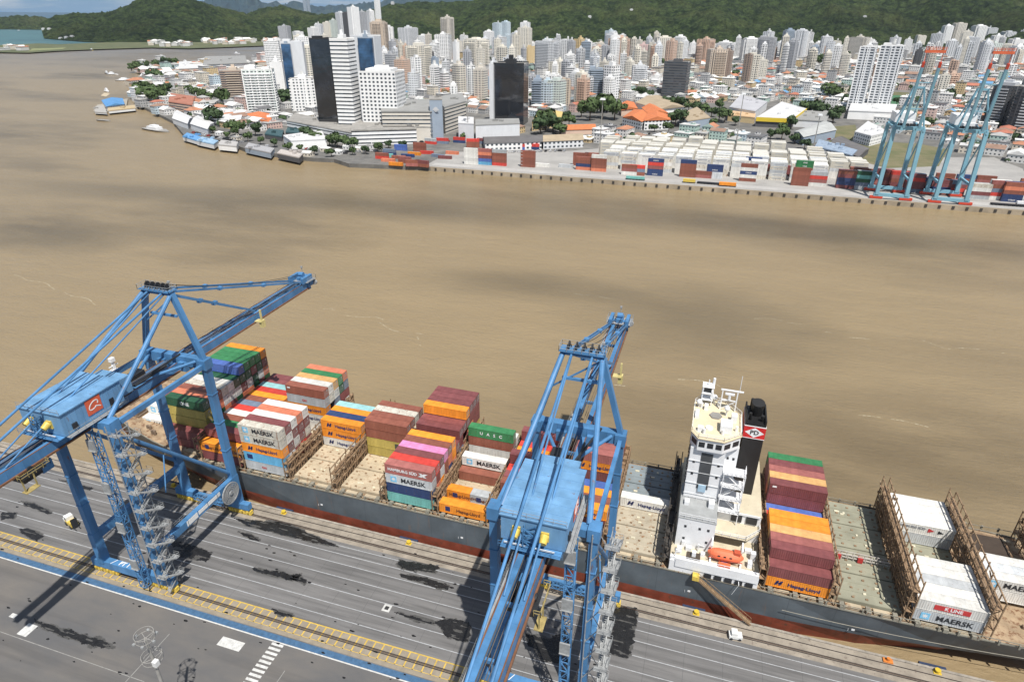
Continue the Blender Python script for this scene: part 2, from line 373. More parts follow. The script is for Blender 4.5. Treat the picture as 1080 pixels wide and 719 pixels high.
# fenders and bollards on the quay edge
fb, fy_ = mat('navy_fender_rubber', (.02,.035,.08), .7), mat('yellow_steel_paint', (.6,.42,.04), .5, rust=.25)
fx = [at(430,567).x+.5, at(732,636).x, at(983,702).x, -130, -95, -28]
for i, x in enumerate(fx):
    b = MB(); b.box(-2.4, 2.4, 0, .55, -2.2, .35); b.box(-2.4, 2.4, .55, .7, -2.0, .2, 0)
    for k in (-1.6, 0, 1.6): b.box(k-.2, k+.2, .7, .78, -1.8, .1)
    tag(b.build('quay_fender', fb, loc=(x, 105.8, 0)), 'navy rubber fender on the quay edge, %s' % ['right of left crane under grey hull','below the gangway foot','at the far right under the stern','far left behind left crane','beside left crane reel','between the crane two legs'][i], 'fender', 'fenders along the near quay')
    b = MB(); b.tube((0,0,0),(0,0,.55),.32,12); b.tube((0,0,.55),(0,0,.8),.55,12); b.box(-.7,.7,-.5,.5,0,.12)
    tag(b.build('mooring_bollard', fy_, loc=(x+.6, 104.9, .006)), 'yellow mooring bollard beside the fender, %s' % ['right of left crane under grey hull','below the gangway foot','at the far right under the stern','far left behind left crane','beside left crane reel','between the crane two legs'][i], 'bollard', 'bollards along the near quay')
b = MB(); b.box(-.9,.9,-.5,.5,0,.3); b.tube((0,0,.3),(0,0,.9),.35,10)
tag(b.build('mooring_bollard', mat('orange_steel_paint', (.6,.2,.04), .5), loc=(at(936,696).x, 104.7, .006)), 'orange bollard on the apron near the stern', 'bollard')
# small manhole cover
b = MB(); b.box(-.9,.9,-.9,.9,0,.05); b.box(-.45,.45,-.45,.45,.05,.09,1)
p = at(408,641); tag(b.build('drain_cover', [mat('light_concrete', (.5,.5,.48)), mat('iron_grate', (.03,.03,.03))], loc=(p.x,p.y,.01)), 'square pale drain cover in lane paving', 'drain cover')
# ------------------------------------------------------------------ blue quay cranes
CB = mat('crane_blue_paint', (.066,.195,.385), .5, .3, .3, rust=.13, streak=True)
CBt = mat('crane_house_blue', (.14,.295,.485), .5, .26, .35, rust=.10, streak=True)
CR = mat('rusty_rail_edge', (.17,.075,.035), .6, .3, .8)
GAL = mat('galvanised_steel', (.33,.34,.34), .5, .25, 1, metal=.2)
YEL = mat('crane_yellow_paint', (.62,.45,.08), .5, .25, 1.5, rust=.1)
DK = mat('dark_machinery', (.02,.022,.026), .5)
WH = mat('white_paint', (.72,.72,.70), .45, .12, .5, rust=.05)
BLK = mat('black_lettering', (.015,.017,.022), .6)
def quay_crane(x0, label, side_word, number):
    r = empty('quay_crane', (x0, 0, 0), 0, label, 'crane', 'blue ship-to-shore cranes')
    Y1, Y2, ZT, LX = 76.0, 101.9, 44.2, 8.2
    for sx in (-1, 1):
        for Y in (Y1, Y2):
            b = MB(); b.beam((sx*LX, Y, 3.4), (sx*LX, Y, 12), 1.5, 2.0, up=(0,1,0)); b.beam((sx*LX, Y, 12), (sx*LX, Y, ZT), 1.35, 1.75, up=(0,1,0))
            b.box(sx*LX-1, sx*LX+1, Y-1.2, Y+1.2, ZT-1.3, ZT+1.1)
            for z in (20, 28, 36): b.box(sx*LX-.8, sx*LX+.8, Y-1.0, Y+1.0, z, z+.25)
            leg = b.build('leg', CB, r)
            # bogies under each corner
            g = MB(); gw = MB()
            for k in range(4):
                cx = sx*LX + (k-1.5)*1.75
                g.box(cx-.78, cx+.78, Y-.5, Y+.5, .75, 1.35)
                for w in (-.42, .42): gw.tube((cx+w, Y-.42, .45), (cx+w, Y+.42, .45), .44, 10); g.box(cx+w-.3, cx+w+.3, Y-.55, Y-.43, .2, .8); g.box(cx+w-.3, cx+w+.3, Y+.43, Y+.55, .2, .8)
                g.box(cx-.25, cx+.25, Y-.85, Y+.85, 1.0, 1.5)
            g.box(sx*LX-2.9, sx*LX+2.9, Y-.35, Y+.35, 1.35, 1.75)
            bo = g.build('bogie', YEL, r); gw.build('wheel', YEL, bo)
    for Y, nm in ((Y1, 1), (Y2, 0)):
        b = MB()
        if nm: b.box(-11.4, 11.4, Y-.75, Y+.75, 1.8, 3.9)
        else:
            for s in (-1, 1): b.box(s*LX-3.2, s*LX+3.2, Y-.7, Y+.7, 1.8, 3.6)
            b.box(-LX+3.2, LX-3.2, Y-.45, Y+.45, 2.2, 3.2)
        s = b.build('sill_beam', CB, r)
        if nm:
            number and link_mesh('lettering', text_mesh(number, 1.5, WH, .02, .04), s, (-2.2, Y, 3.93))
            k = MB()
            for xx in (-5.6, 1.2): k.beam((xx, Y-.7, 3.92), (xx+.8, Y+.7, 3.92), .14, .04)
            k.build('stripe', WH, s)
    for sx in (-1, 1):
        b = MB(); b.beam((sx*LX, Y1, 10.8), (sx*LX, Y2, 10.8), 1.25, 1.9)
        for k in range(1, 8): b.box(sx*LX-.7, sx*LX+.7, Y1+k*3.2-.06, Y1+k*3.2+.06, 9.8, 11.85)
        cb = b.build('cross_beam', CB, r)
        if sx > 0:
            for ya_, yb_ in ((85.2, 88.6), (88.9, 96.2)): k = MB(); k.box(sx*LX+.64, sx*LX+.7, ya_, yb_, 10.2 if ya_ < 86 else 10.5, 11.6 if ya_ < 86 else 11.5); k.build('banner', WH, cb)
            k = MB(); k.rail([(LX-.5, Y1+2, 11.8), (LX-.5, Y2-2, 11.8)], 1.1, 0, 2); k.build('handrail', GAL, cb)
        b = MB(); b.beam((sx*LX, Y1, ZT-.4), (sx*LX, Y2, ZT-.4), .75, 1.1); b.build('portal_beam', CB, r)
        b = MB(); b.tube((sx*LX, Y1, ZT-2), (sx*LX, Y2, 12.5), .42, 10)
        if sx > 0: b.tube((LX, Y1+9, 30.5), (LX+1.2, Y1+6, 23), .14, 6)
        b.build('diagonal_brace', CB, r)
    for Y, h, z in ((Y2, 2.4, ZT), (Y1, 1.5, ZT-.2)):
        b = MB(); b.box(-LX, LX, Y-.85, Y+.85, z-h/2, z+h/2)
        for k in range(-4, 5): b.box(k*1.9-.07, k*1.9+.07, Y-.92, Y+.92, z-h/2-.04, z+h/2+.04)
        b.build('portal_cross_beam', CB, r)
    # A-frame
    AP = 60.8
    for sx in (-1, 1):
        b = MB(); b.beam((sx*LX, Y2, ZT+.6), (sx*3.6, Y2, AP), .95, 1.15, up=(0,1,0)); b.build('mast_leg', CB, r)
        b = MB(); b.tube((sx*3.6, Y2, AP), (sx*7.2, Y1+.6, ZT+.6), .5, 10); b.build('back_strut', CB, r)
        b = MB(); b.tube((sx*1.9, Y2-.4, AP+.3), (sx*1.45, 42, 44.2), .24, 8); b.tube((sx*1.9, Y2-.4, AP-.3), (sx*1.45, 60, 44.2), .16, 8); b.build('rear_stay', CB, r)
        b = MB()
        for o in (-.32, .32): b.beam((sx*2.4+o, Y2, AP+.2), (sx*1.9+o, 149.5, 44.9), .2, .42)
        for k in (.33, .66): p = Vector((sx*2.4, Y2, AP+.2)).lerp(Vector((sx*1.9, 149.5, 44.9)), k); b.box(p.x-.5, p.x+.5, p.y-.5, p.y+.5, p.z-.35, p.z+.35)
        b.build('fore_stay', CB, r)
        b = MB()
        for o in (-.3, .3): b.beam((sx*2.4+o, Y2, AP-.2), (sx*1.9+o, 128, 45.2), .2, .5)
        p = Vector((sx*2.4, Y2, AP-.2)).lerp(Vector((sx*1.9, 128, 45.2)), .5); b.box(p.x-.5, p.x+.5, p.y-.6, p.y+.6, p.z-.4, p.z+.4)
        b.build('fore_stay', CB, r)
    for sx in (-1, 1):
        b = MB(); pr = None
        for k in range(15): t = k/14; p = Vector((sx*.8, Y2, AP+1.8)).lerp(Vector((sx*.7, 151.5, 46.2)), t); p.z -= 4*t*(1-t)*1.6; pr is not None and b.tube(pr, p, .07, 4); pr = p
        b.build('sagging_rope', DK, r)
    b = MB(); b.box(-4.0, 4.0, Y2-.6, Y2+.6, AP-.4, AP+.5); b.box(-4.2, 4.2, Y2-1.3, Y2+1.3, AP+.5, AP+.62, 0)
    top = b.build('mast_head', CB, r)
    for xx in (-2.6, -1.2, .2, 1.6, 2.8):
        b = MB(); b.tube((xx-.12, Y2+.1, AP+1.4), (xx+.12, Y2+.1, AP+1.4), .75, 12); b.beam((xx-.3, Y2-.7, AP+.6), (xx-.3, Y2, AP+1.5), .15); b.beam((xx+.3, Y2+.9, AP+.6), (xx+.3, Y2+.2, AP+1.5), .15); b.build('sheave', DK, top)
    b = MB(); b.rail([(-4.2,Y2-1.3,AP+.6),(4.2,Y2-1.3,AP+.6),(4.2,Y2+1.3,AP+.6),(-4.2,Y2+1.3,AP+.6),(-4.2,Y2-1.3,AP+.6)], 1.1, 0, 1.2, .07); b.tube((3.6,Y2,AP+.6),(3.6,Y2,AP+2.6),.08,6); b.box(3.35,3.85,Y2-.25,Y2+.25,AP+2.5,AP+2.9)
    b.build('handrail', GAL, top)
    b = MB(); b.beam((-3.6,Y2,AP-5.5),(3.6,Y2,AP-5.5),.5); b.beam((-5.6,Y2,53),(3.4,Y2,AP-1),.3); b.build('mast_brace', CB, r)
    # boom and backreach girders
    GX = 1.45
    for (ya, yb, nm) in ((40.5, 100.2, 'backreach_girder'), (103.6, 152.6, 'boom_girder')):
        for sx in (-1, 1):
            b = MB(); b.box(sx*GX-.55, sx*GX+.55, ya, yb, 41.9, 44.0)
            n = int((yb-ya)/3.1)
            for k in range(n+1): yy = ya+.1+(yb-ya-.2)*k/n; b.box(sx*GX-.59, sx*GX+.59, yy-.05, yy+.05, 41.95, 44.04)
            g = b.build(nm, CB, r)
            b = MB(); b.box(sx*(GX+.75)-.15, sx*(GX+.75)+.15, ya, yb, 41.85, 42.2); b.box(sx*(GX+.45)-.09, sx*(GX+.45)+.09, ya, yb, 44.0, 44.12); b.build('trolley_rail', CR, g)
        k = ya+1.2
        while k < yb: b = MB(); b.box(-.9, .9, k-.22, k+.22, 42.8, 43.4); k += 9.0; b.build('tie_beam', CB, r)
        for xx in (-.7, -.3, .3, .7): b = MB(); b.tube((xx, ya, 44.35), (xx, yb, 44.35), .06, 5); b.build('hoist_rope', mat('greasy_rope', (.12,.10,.08), .6), r)
        b = MB()
        b.box(-2.6, -2.1, ya, yb, 43.2, 43.26); b.rail([(-2.58, ya, 43.3), (-2.58, yb, 43.3)], 1.05, 0, 2.6, .035)
        b.build('walkway', GAL, r)
    b = MB(); b.box(-2.3, 2.3, 152.2, 153.4, 41.6, 44.6)
    for sx in (-1, 1): b.box(sx*2.1-.4, sx*2.1+.4, 149.6, 154.4, 44.2, 45.9); b.tube((sx*2.1-.5,153.7,43.4),(sx*2.1+.5,153.7,43.4),.9,12)
    b.box(-.8, .8, 151.4, 154.8, 44.3, 45.4); b.tube((-.7,152.8,46),(.7,152.8,46),.7,12)
    t = b.build('boom_tip', CB, r)
    b = MB(); b.box(-3.2,3.2,150.8,155.2,44.3,44.4); b.rail([(-3.2,150.8,44.4),(-3.2,155.2,44.4),(3.2,155.2,44.4),(3.2,150.8,44.4)],1.1,0,1.4,.06); b.tube((0,153.4,46),(0,153.4,47.9),.09,6); b.box(-.25,.25,153.15,153.65,47.8,48.3,0)
    b.tube((2.6,154.8,43),(2.6,155.4,43),.8,10); b.build('tip_platform', GAL, t)
    b = MB(); b.tube((-3.2, 101.9, 43), (3.2, 101.9, 43), .9, 12); b.box(-4, -2, 100.2, 103.7, 42, 44.2); b.box(2, 4, 100.2, 103.7, 42, 44.2); b.build('boom_hinge', CB, r)
    # machinery house
    HX, ya, yb, z0, z1 = 4.95, 69.4, 82.8, 45.2, 49.8
    b = MB(); b.box(-HX, HX, ya, yb, z0, z1)
    k = ya+.6
    while k < yb: b.box(-HX-.05, -HX, k, k+.12, z0, z1); b.box(HX, HX+.05, k, k+.12, z0, z1); k += 1.2
    h = b.build('machinery_house', CBt, r)
    b = MB(); b.box(-HX-.25, HX+.25, ya-.25, yb+.25, z1, z1+.22)
    for k in range(1, 7): b.box(-HX-.25, HX+.25, ya+k*2.05-.04, ya+k*2.05+.04, z1+.22, z1+.27)
    for xx in (-1.7, 1.7): b.box(xx-.05, xx+.05, ya-.25, yb+.25, z1+.22, z1+.30)
    b.build('roof', CBt, h)
    b = MB(); b.box(-3.6, 3.6, yb, yb+3.6, z0, z1-.9); b.build('annex', CBt, h)
    b = MB(); b.box(HX+.06, HX+.12, 74.6, 77.9, 46.4, 49.6); lg = b.build('logo_panel', mat('logo_red', (.62,.11,.045), .5), h)
    b = MB()
    n = 30; pr = None
    for i in range(n+1):
        t_ = -.9+i/n*6.0; ea, eb = math.cos(t_)*1.15, math.sin(t_)*.62; p = (HX+.14, 76.2+ea*.86-eb*.5, 48.1+ea*.5+eb*.86)
        if i == n: p = (HX+.14, 77.6, 47.2)
        if pr: b.beam(pr, p, .2, .05, up=(1,0,0))
        pr = p
    b.build('logo_swirl', WH, h)
    b = MB(); b.box(HX+.05, HX+.35, 71.0, 72.0, 45.9, 47.0); b.box(HX+.05, HX+.1, 79.5, 80.5, 45.3, 47.3); b.build('wall_vent', DK, h)
    for xx in (-2.5, 1.9):
        b = MB(); b.tube((xx, ya-1.5, 47.2), (xx, ya-.3, 47.7), .55, 14, 0, .7); b.box(xx-.6, xx+.6, ya-.3, ya, 46.6, 48.2); b.build('floodlight', YEL, h)
        b = MB(); b.box(xx-1.7, xx+1.7, ya-1.1, ya-.9, 45.5, 45.65); b.build('light_tube', WH, h)
    b = MB(); b.truss((-.3, ya-.8, 44.4), (-.3, ya-.8, 49.2), 1.7, .9, 4, .14); b.box(-4.6,4.6,ya-1.6,ya,45.0,45.1); b.rail([(-4.9,ya-1.6,45.1),(4.9,ya-1.6,45.1)],1.1,0,1.5); b.build('rear_frame', CB, h)
    b = MB(); b.rail([(-HX-.1,ya-.1,z1+.2),(HX+.1,ya-.1,z1+.2)],1.0,0,1.7,.05); b.rail([(HX+1.0,ya,z0),(HX+1.0,yb,z0)],1.1,0,1.6); b.box(HX+.1,HX+1.1,ya,yb,z0-.1,z0); b.build('handrail', GAL, h)
    b = MB()
    for xx in (-4.3, 4.3):
        for yy in (ya+1, yb-1): b.box(xx-.3, xx+.3, yy-.3, yy+.3, 44.0, z0)
    b.box(-4.6,4.6,ya+.4,yb-.4,44.7,45.2); b.build('house_support', CB, r)
    # trolley with cab
    b = MB(); b.box(-2.9, 2.9, 60.5, 65.5, 40.9, 41.5); b.box(-2.6, 2.6, 61.2, 64.8, 39.9, 40.9)
    for k in (-2.4, -.8, .8, 2.4): b.tube((k-.15,63,41.9),(k+.15,63,41.9),.6,10)
    tr = b.build('trolley', YEL if False else DK, r)
    b = MB(); b.rail([(2.8,60.2,41.5),(3.8,60.2,41.5),(3.8,65.8,41.5),(2.8,65.8,41.5)],1.1,0,1.3,.08); b.beam((3.6,60.3,39.0),(3.6,60.3,42),.2); b.beam((3.6,62.5,39.0),(3.6,62.5,42),.2); b.box(2.9,4.2,60,62.6,38.9,39.05); b.build('trolley_frame', mat('dull_yellow_steel',(.33,.26,.10),.6,.3,1,rust=.3), tr)
    b = MB(); b.box(-1.2, 1.2, 65.6, 67.8, 38.6, 40.7); b.build('operator_cab', CB, tr)
    b = MB(); b.box(-1.15, 1.15, 67.8, 67.86, 38.8, 40.3); b.build('cab_window', DK, tr)
    # boom maintenance platform
    b = MB(); b.box(2.6, 4.6, 126.6, 128.2, 42.6, 42.8); b.beam((4.3,127.4,41.0),(4.3,127.4,46.0),.4); b.box(3.8,4.8,126.9,128.1,41.0,43.0); b.build('boom_lamp_bracket', mat('pale_yellow_steel', (.55,.47,.2), .5), r)
    # elevator shaft and zig-zag stairs at the landside right leg
    ex = LX+2.9
    b = MB(); b.truss((ex-6.0, Y1-1.9, 2), (ex-6.0, Y1-1.9, ZT-1), 1.5, 1.5, 18, .16)
    b.build('elevator_shaft', CB, r)
    for k in range(4): b = MB(); z = 8+k*10.5; b.box(ex-6.9, ex-5.1, Y1-3.1, Y1-2.8, z, z+2.4); b.box(ex-6.9, ex-5.1, Y1-3.3, Y1-2.6, z-.15, z); b.build('elevator_landing', GAL, r)
    b = MB(); cx = LX+1.6; tw = 2.6
    for xx in (cx-.1, cx+tw): 
        for yy in (Y1-1.3, Y1+1.3): b.beam((xx-1.6, yy, 1.9), (xx-1.6, yy, ZT+.4), .16)
    nfl = 9
    for k in range(nfl):
        z = 2+(ZT-2.4)*k/nfl; z2 = 2+(ZT-2.4)*(k+1)/nfl
        for xx in (cx, cx+tw): b.beam((xx-1.6, Y1-1.3, z2), (xx-1.6, Y1+1.3, z2), .12)
        b.beam((cx-1.6, Y1-1.3, z), (cx+tw-1.6, Y1-1.3, z2), .12); b.beam((cx+tw-1.6, Y1+1.3, z), (cx-1.6, Y1+1.3, z2), .12)
    b.build('stair_tower', GAL, r)
    b = MB()
    cx -= 1.6
    for k in range(nfl):
        z = 2+(ZT-2.4)*k/nfl; zm = z+(ZT-2.4)/nfl*.5; z2 = z+(ZT-2.4)/nfl
        xa, xb = cx+tw+.5, cx+tw+1.25
        for (p, q, xx) in (((Y1-1.9, z), (Y1+1.5, zm), xa), ((Y1+1.5, zm), (Y1-1.9, z2), xb)):
            for o in (-.38, .38): b.beam((xx+o, p[0], p[1]), (xx+o, q[0], q[1]), .08, .22); b.beam((xx+o, p[0], p[1]+1.05), (xx+o, q[0], q[1]+1.05), .06)
            for s in range(12): t = (s+.5)/12; yy = p[0]+(q[0]-p[0])*t; zz = p[1]+(q[1]-p[1])*t; b.box(xx-.36, xx+.36, yy-.14, yy+.14, zz-.03, zz+.03)
        b.box(cx+tw+.1, cx+tw+1.7, Y1+1.5, Y1+2.3, zm-.05, zm+.05); b.rail([(cx+tw+.1,Y1+2.3,zm),(cx+tw+1.7,Y1+2.3,zm),(cx+tw+1.7,Y1+1.5,zm)],1.1,0,.9,.05)
        b.box(cx+tw-.6, cx+tw+1.7, Y1-2.8, Y1-1.9, z2-.05, z2+.05); b.rail([(cx+tw-.6,Y1-2.8,z2),(cx+tw+1.7,Y1-2.8,z2),(cx+tw+1.7,Y1-1.9,z2)],1.1,0,.9,.05)
    b.build('stairs', GAL, r)
    # cable reel
    b = MB(); cz, cy, rx = 9.5, Y2-3.4, LX+1.6; n = 28
    for i in range(n):
        a, c = 2*math.pi*i/n, 2*math.pi*(i+1)/n
        for rr, w in ((2.7, .3), (2.2, .14), (1.7, .14), (1.2,.14)): b.beam((rx, cy+math.cos(a)*rr, cz+math.sin(a)*rr), (rx, cy+math.cos(c)*rr, cz+math.sin(c)*rr), .3, w, up=(1,0,0))
        if i % 2 == 0: b.beam((rx, cy, cz), (rx, cy+math.cos(a)*2.6, cz+math.sin(a)*2.6), .08)
    b.tube((rx-1, cy, cz), (rx+.3, cy, cz), .5, 12); b.build('cable_reel', GAL, r)
    b = MB(); b.beam((LX-.3, Y2-3.4, 9.5),(rx-.6, Y2-3.4, 9.5),.8); b.box(LX-.9,LX+.9,Y2-4.2,Y2-2.6,7.2,9.0); b.build('reel_drive', CB, r)
    b = MB()
    for k in range(6): b.box(-2.2+k*.9, -1.6+k*.9, 84.6, 86.4, 44.4, 45.6)
    b.beam((0.5,88,44.2),(4.8,99,47.5),.35); b.tube((2.2,88,45),(2.2,97,45),.25,8); b.box(-3,-1,90,94,44.1,45.2); b.build('rope_gear', DK, r)
    b = MB(); b.tube((-2,Y2-9,44.6),(-6.5,Y2-1,44.8),.35,8); b.tube((2,Y2-9,44.6),(6.5,Y2-1,44.8),.35,8); b.build('boom_brace', CB, r)
    # waterside ground platforms
    b = MB(); b.truss((-4, Y2-1.6, 3.4), (5.4, Y2-1.6, 3.4), 1.2, 1.0, 6, .12); b.build('cable_gantry', CB, r)
    return r
quay_crane(-113.3, 'blue quay crane with red logo panel on its machinery house, left of photo', 'left', 'PT 1')
quay_crane(-18.3, 'blue quay crane seen from behind over its flat roof, centre of photo', 'right', '')

# light mast in the yard, small handling truck
b = MB(); r = empty('light_mast', (-78, 50.3, 0), 0, 'grey steel light mast with ring of lamps, bottom left foreground', 'light mast')
MS = mat('mast_grey_steel', (.30,.29,.27), .5, .15, .8)
b.tube((0,0,0),(0,0,25),.42,12,0,.22); b.build('pole', MS, r)
b = MB()
for z, rr in ((20, 1.6), (25, 1.5)):
    n = 14
    for i in range(n):
        a, c = 2*math.pi*i/n, 2*math.pi*(i+1)/n
        for q in (0, 1.0): b.beam((math.cos(a)*rr, math.sin(a)*rr, z+q), (math.cos(c)*rr, math.sin(c)*rr, z+q), .07)
        b.beam((math.cos(a)*rr, math.sin(a)*rr, z), (math.cos(a)*rr, math.sin(a)*rr, z+1), .05)
        if i % 3 == 0: b.beam((0,0,z), (math.cos(a)*rr, math.sin(a)*rr, z), .08)
b.build('ring_platform', MS, r)
for i in range(6):
    a = i/6*6.283; b = MB(); b.box(math.cos(a)*1.7-.22, math.cos(a)*1.7+.22, math.sin(a)*1.7-.18, math.sin(a)*1.7+.18, 24.7, 25.05); b.build('lamp', GAL, r)
b = MB(); b.box(1.3,2.1,-1.3,-.5,20.2,21.3); b.build('control_box', WH, r)
r = empty('light_mast', (-52, 28, 0), 0, 'head of another light mast, its shadow falls at the bottom edge', 'light mast')
bpy.data.objects.remove(r)
P = at(775, 672); r = empty('utility_cart', (P.x, P.y, .01), R(8), 'tiny white utility cart on the lanes below the gangway', 'cart')
b = MB(); b.box(-1.3, 1.3, -.75, .75, .4, 1.1); b.box(-.9, .3, -.7, .7, 1.1, 1.9); b.build('body', WH, r)
for sx in (-.85, .85):
    for sy in (-1, 1): b = MB(); b.tube((sx, sy*.6, .33), (sx, sy*.78, .33), .33, 10); b.build('wheel', DK, r)
P = at(76, 551, .8); r = empty('forklift', (P.x, P.y, 0), R(-18), 'small white and yellow forklift truck on the quay under left crane', 'forklift')
b = MB(); b.box(-1.6, 1.3, -.9, .9, .6, 1.5); b.box(.4, 1.7, -.85, .85, .6, 1.9); b.build('body', YEL, r)
b = MB(); b.box(-1.9, -.5, -.85, .85, 1.5, 2.6); b.box(-2.6, -1.6, -.9, .9, .7, 1.6); b.build('cab', WH, r)
b = MB(); b.box(-1.93, -1.7, -.7, .7, 1.7, 2.4); b.box(-1.6,-.7,-.88,-.84,1.7,2.4); b.build('cab_window', DK, r)
for sx in (-1.3, 1.0):
    for sy in (-1, 1): b = MB(); b.tube((sx, sy*.75, .5), (sx, sy*1.05, .5), .5, 12); b.build('wheel', DK, r)
b = MB(); b.box(1.7, 1.9, -.7, .7, .3, 3.0); b.box(1.9,3.1,-.6,-.4,.3,.4); b.box(1.9,3.1,.4,.6,.3,.4); b.build('fork', DK, r)
# ------------------------------------------------------------------ the container ship
HG = mat('hull_slate_grey', (.088,.108,.125), .5, .28, .16, rust=.05)
def hull_streaks(m):
    N, L = m.node_tree.nodes, m.node_tree.links; B = N['Principled BSDF']; src = B.inputs['Base Color'].links[0].from_socket
    tc = N.new('ShaderNodeTexCoord').outputs['Object']; f = noi(N, L, scaled(N, L, tc, (1.1, .2, .12)), 1, 5, .7)
    c = mixc(N, L, src, (.17,.10,.06), math_(N, L, 'MULTIPLY', ramp(N, L, f, .60, .72), .55))
    s = N.new('ShaderNodeSeparateXYZ'); L.new(tc, s.inputs[0]); j = math_(N, L, 'LESS_THAN', math_(N, L, 'FRACT', math_(N, L, 'DIVIDE', s.outputs[0], 9.0)), .012)
    L.new(mixc(N, L, c, (.05,.06,.07), math_(N, L, 'MULTIPLY', j, .7)), B.inputs['Base Color'])
hull_streaks(HG)
HR = mat('hull_red_antifouling', (.21,.045,.022), .65, .35, .3, rust=.35, rustcol=(.10,.05,.03))
DECK = mat('rust_stained_deck', (.33,.24,.15), .8, .35, .35, rust=.5, rustcol=(.16,.08,.04))
HB = mat('rusty_cream_hatch', (.46,.385,.27), .7, .2, .3, rust=.38, rustcol=(.22,.10,.04))
HGn = mat('grey_green_hatch', (.265,.262,.195), .7, .18, .25, rust=.22, rustcol=(.2,.12,.06))
HBl = mat('grey_blue_hatch', (.2,.235,.25), .7, .18, .25, rust=.22, rustcol=(.2,.12,.06))
LBm = mat('rusty_brown_steel', (.25,.165,.095), .7, .45, .9, rust=.4, rustcol=(.10,.045,.02))
CRM = mat('cream_deck_paint', (.52,.46,.34), .7, .12, .4, rust=.12)
WHS = mat('ship_white_paint', (.74,.75,.76), .4, .07, .3, rust=.06)
SY0, PITCHY = 108.7, 2.53
YC = 125.2
ship = empty('container_ship', (-45, YC, -3), 0, 'long grey hulled container ship moored along the near quay', 'ship')
def S(b, name, m, parent=None):
    o = b.build(name, m); o.parent = parent or ship
    if not parent: o.location = (45, -YC, 3)
    return o
# hull stations: x, half breadth at deck, half breadth at z=1.7, half breadth at waterline, deck z, z of lowest side point
ST = [(-170,.6,.3,.2,12.4,-3.4),(-166,4.5,2.2,1.2,12.2,-3.4),(-158,9.5,6,3.5,11.8,-3.4),(-148,13.6,9.5,6.5,11.3,-3.4),(-138,15.8,12,9,10.2,-3.4),(-125,17.2,14.6,12.5,8.4,-3.4),(-110,17.5,16.6,15.6,8.0,-3.4),(-90,17.5,17.4,17.2,8.0,-3.4),(-60,17.5,17.5,17.5,8,-3.4),(0,17.5,17.5,17.5,8,-3.4),(25,17.5,17.3,17.0,8,-3.4),(42,17.5,16.4,15,8,-3.4),(58,17.2,14.6,11.5,8,-3.4),(72,16.6,13,6,8,-2.5),(84,15.6,11.5,5,8,1.2),(90,15.0,10.5,5,8,3.0)]
b = MB()
def ring(s):
    x, a, m_, w, zd, zl = s
    zm = max(zl+.6, 1.0)
    return [(x, YC-a, zd), (x, YC-m_, zm), (x, YC-w, zl), (x, YC+w, zl), (x, YC+m_, zm), (x, YC+a, zd)]
for s, t in zip(ST, ST[1:]):
    p, q = ring(s), ring(t)
    for i, mi in ((0,0),(1,1),(2,1),(3,1),(4,0)): b.quad([p[i], p[i+1], q[i+1], q[i]], mi)
b.quad(ring(ST[-1]), 0); b.quad(ring(ST[0])[::-1], 0)
hull = S(b, 'hull', [HG, HR])
b = MB()
for s, t in zip(ST, ST[1:]):
    b.quad([(s[0],YC-s[1]+.02,s[4]-.15),(t[0],YC-t[1]+.02,t[4]-.15),(t[0],YC+t[1]-.02,t[4]-.15),(s[0],YC+s[1]-.02,s[4]-.15)])
S(b, 'deck', DECK)
b = MB()   # bulwark rim, posts and rail along the near side
for s, t in zip(ST, ST[1:]):
    for sg in (-1, 1): b.beam((s[0],YC+sg*s[1],s[4]+.05),(t[0],YC+sg*t[1],t[4]+.05),.25,.3)
x = -126
while x < 88:
    if not 1.5 < x < 21: b.beam((x,YC-17.4,8),(x,YC-17.4,9.0),.35,.35); b.beam((x,YC+17.4,8),(x,YC+17.4,9.0),.35,.35)
    x += 3.4
for sg in (-1, 1): b.beam((-122,YC+sg*17.3,9.0),(1,YC+sg*17.3,9.0),.12,.12); b.beam((21,YC+sg*17.3,9.0),(86,YC+sg*17.0,9.0),.12,.12)
S(b, 'bulwark', mat('weathered_grey_steel', (.22,.21,.17), .7, .3, .8, rust=.35))
for tx in (-84.5, -46, 7.2, 40):
    b = MB(); b.box(tx-.3, tx+.3, 107.66, 107.69, 2.9, 3.4); b.beam((tx-.9,107.67,2.6),(tx-.9,107.67,3.2),.05,.12)
    S(b, 'draught_mark', WHS)
rr = random.Random(3)
HGc = mat('pale_rusty_hatch', (.40,.355,.27), .7, .2, .3, rust=.34, rustcol=(.24,.13,.06))
def hatch(x0, m, label=None):
    for k in range(4):
        y0 = 110.0+k*7.85
        b = MB(); b.box(x0-.1, x0+12.5, y0, y0+7.55, 7.9, 8.75)
        for i in range(5):
            for j in range(3): xx, yy = x0+1+i*2.6, y0+1+j*2.6; b.box(xx-.25, xx+.25, yy-.2, yy+.2, 8.75, 8.92, 1)
        for j in (0, 1, 2): yy = y0+.03+j*2.5; b.box(x0, x0+12.4, yy, yy+.08, 8.75, 8.82, 0)
        for i in range(3): xx, yy = x0+rr.uniform(1,11), y0+rr.uniform(1,6); b.box(xx, xx+rr.uniform(.4,1.1), yy, yy+.5, 8.76, 8.95, 2)
        h = S(b, 'hatch_cover', [m or (HGc if k < 2 else HBl), LBm, mat('pale_hatch_fitting', (.6,.56,.42), .6)])
    for xx in (x0+1.2, x0+6.1, x0+11):
        b = MB(); b.box(xx-.45, xx+.45, 107.9-.3, 107.9+1.3, 8, 8.85); S(b, 'container_pedestal', mat('weathered_grey_steel', (.22,.21,.17)))
    for xx in (x0+2, x0+7.2):
        b = MB(); b.box(xx, xx+3, 108.2, 109.6, 8, 8.35); S(b, 'deck_plate', HB)
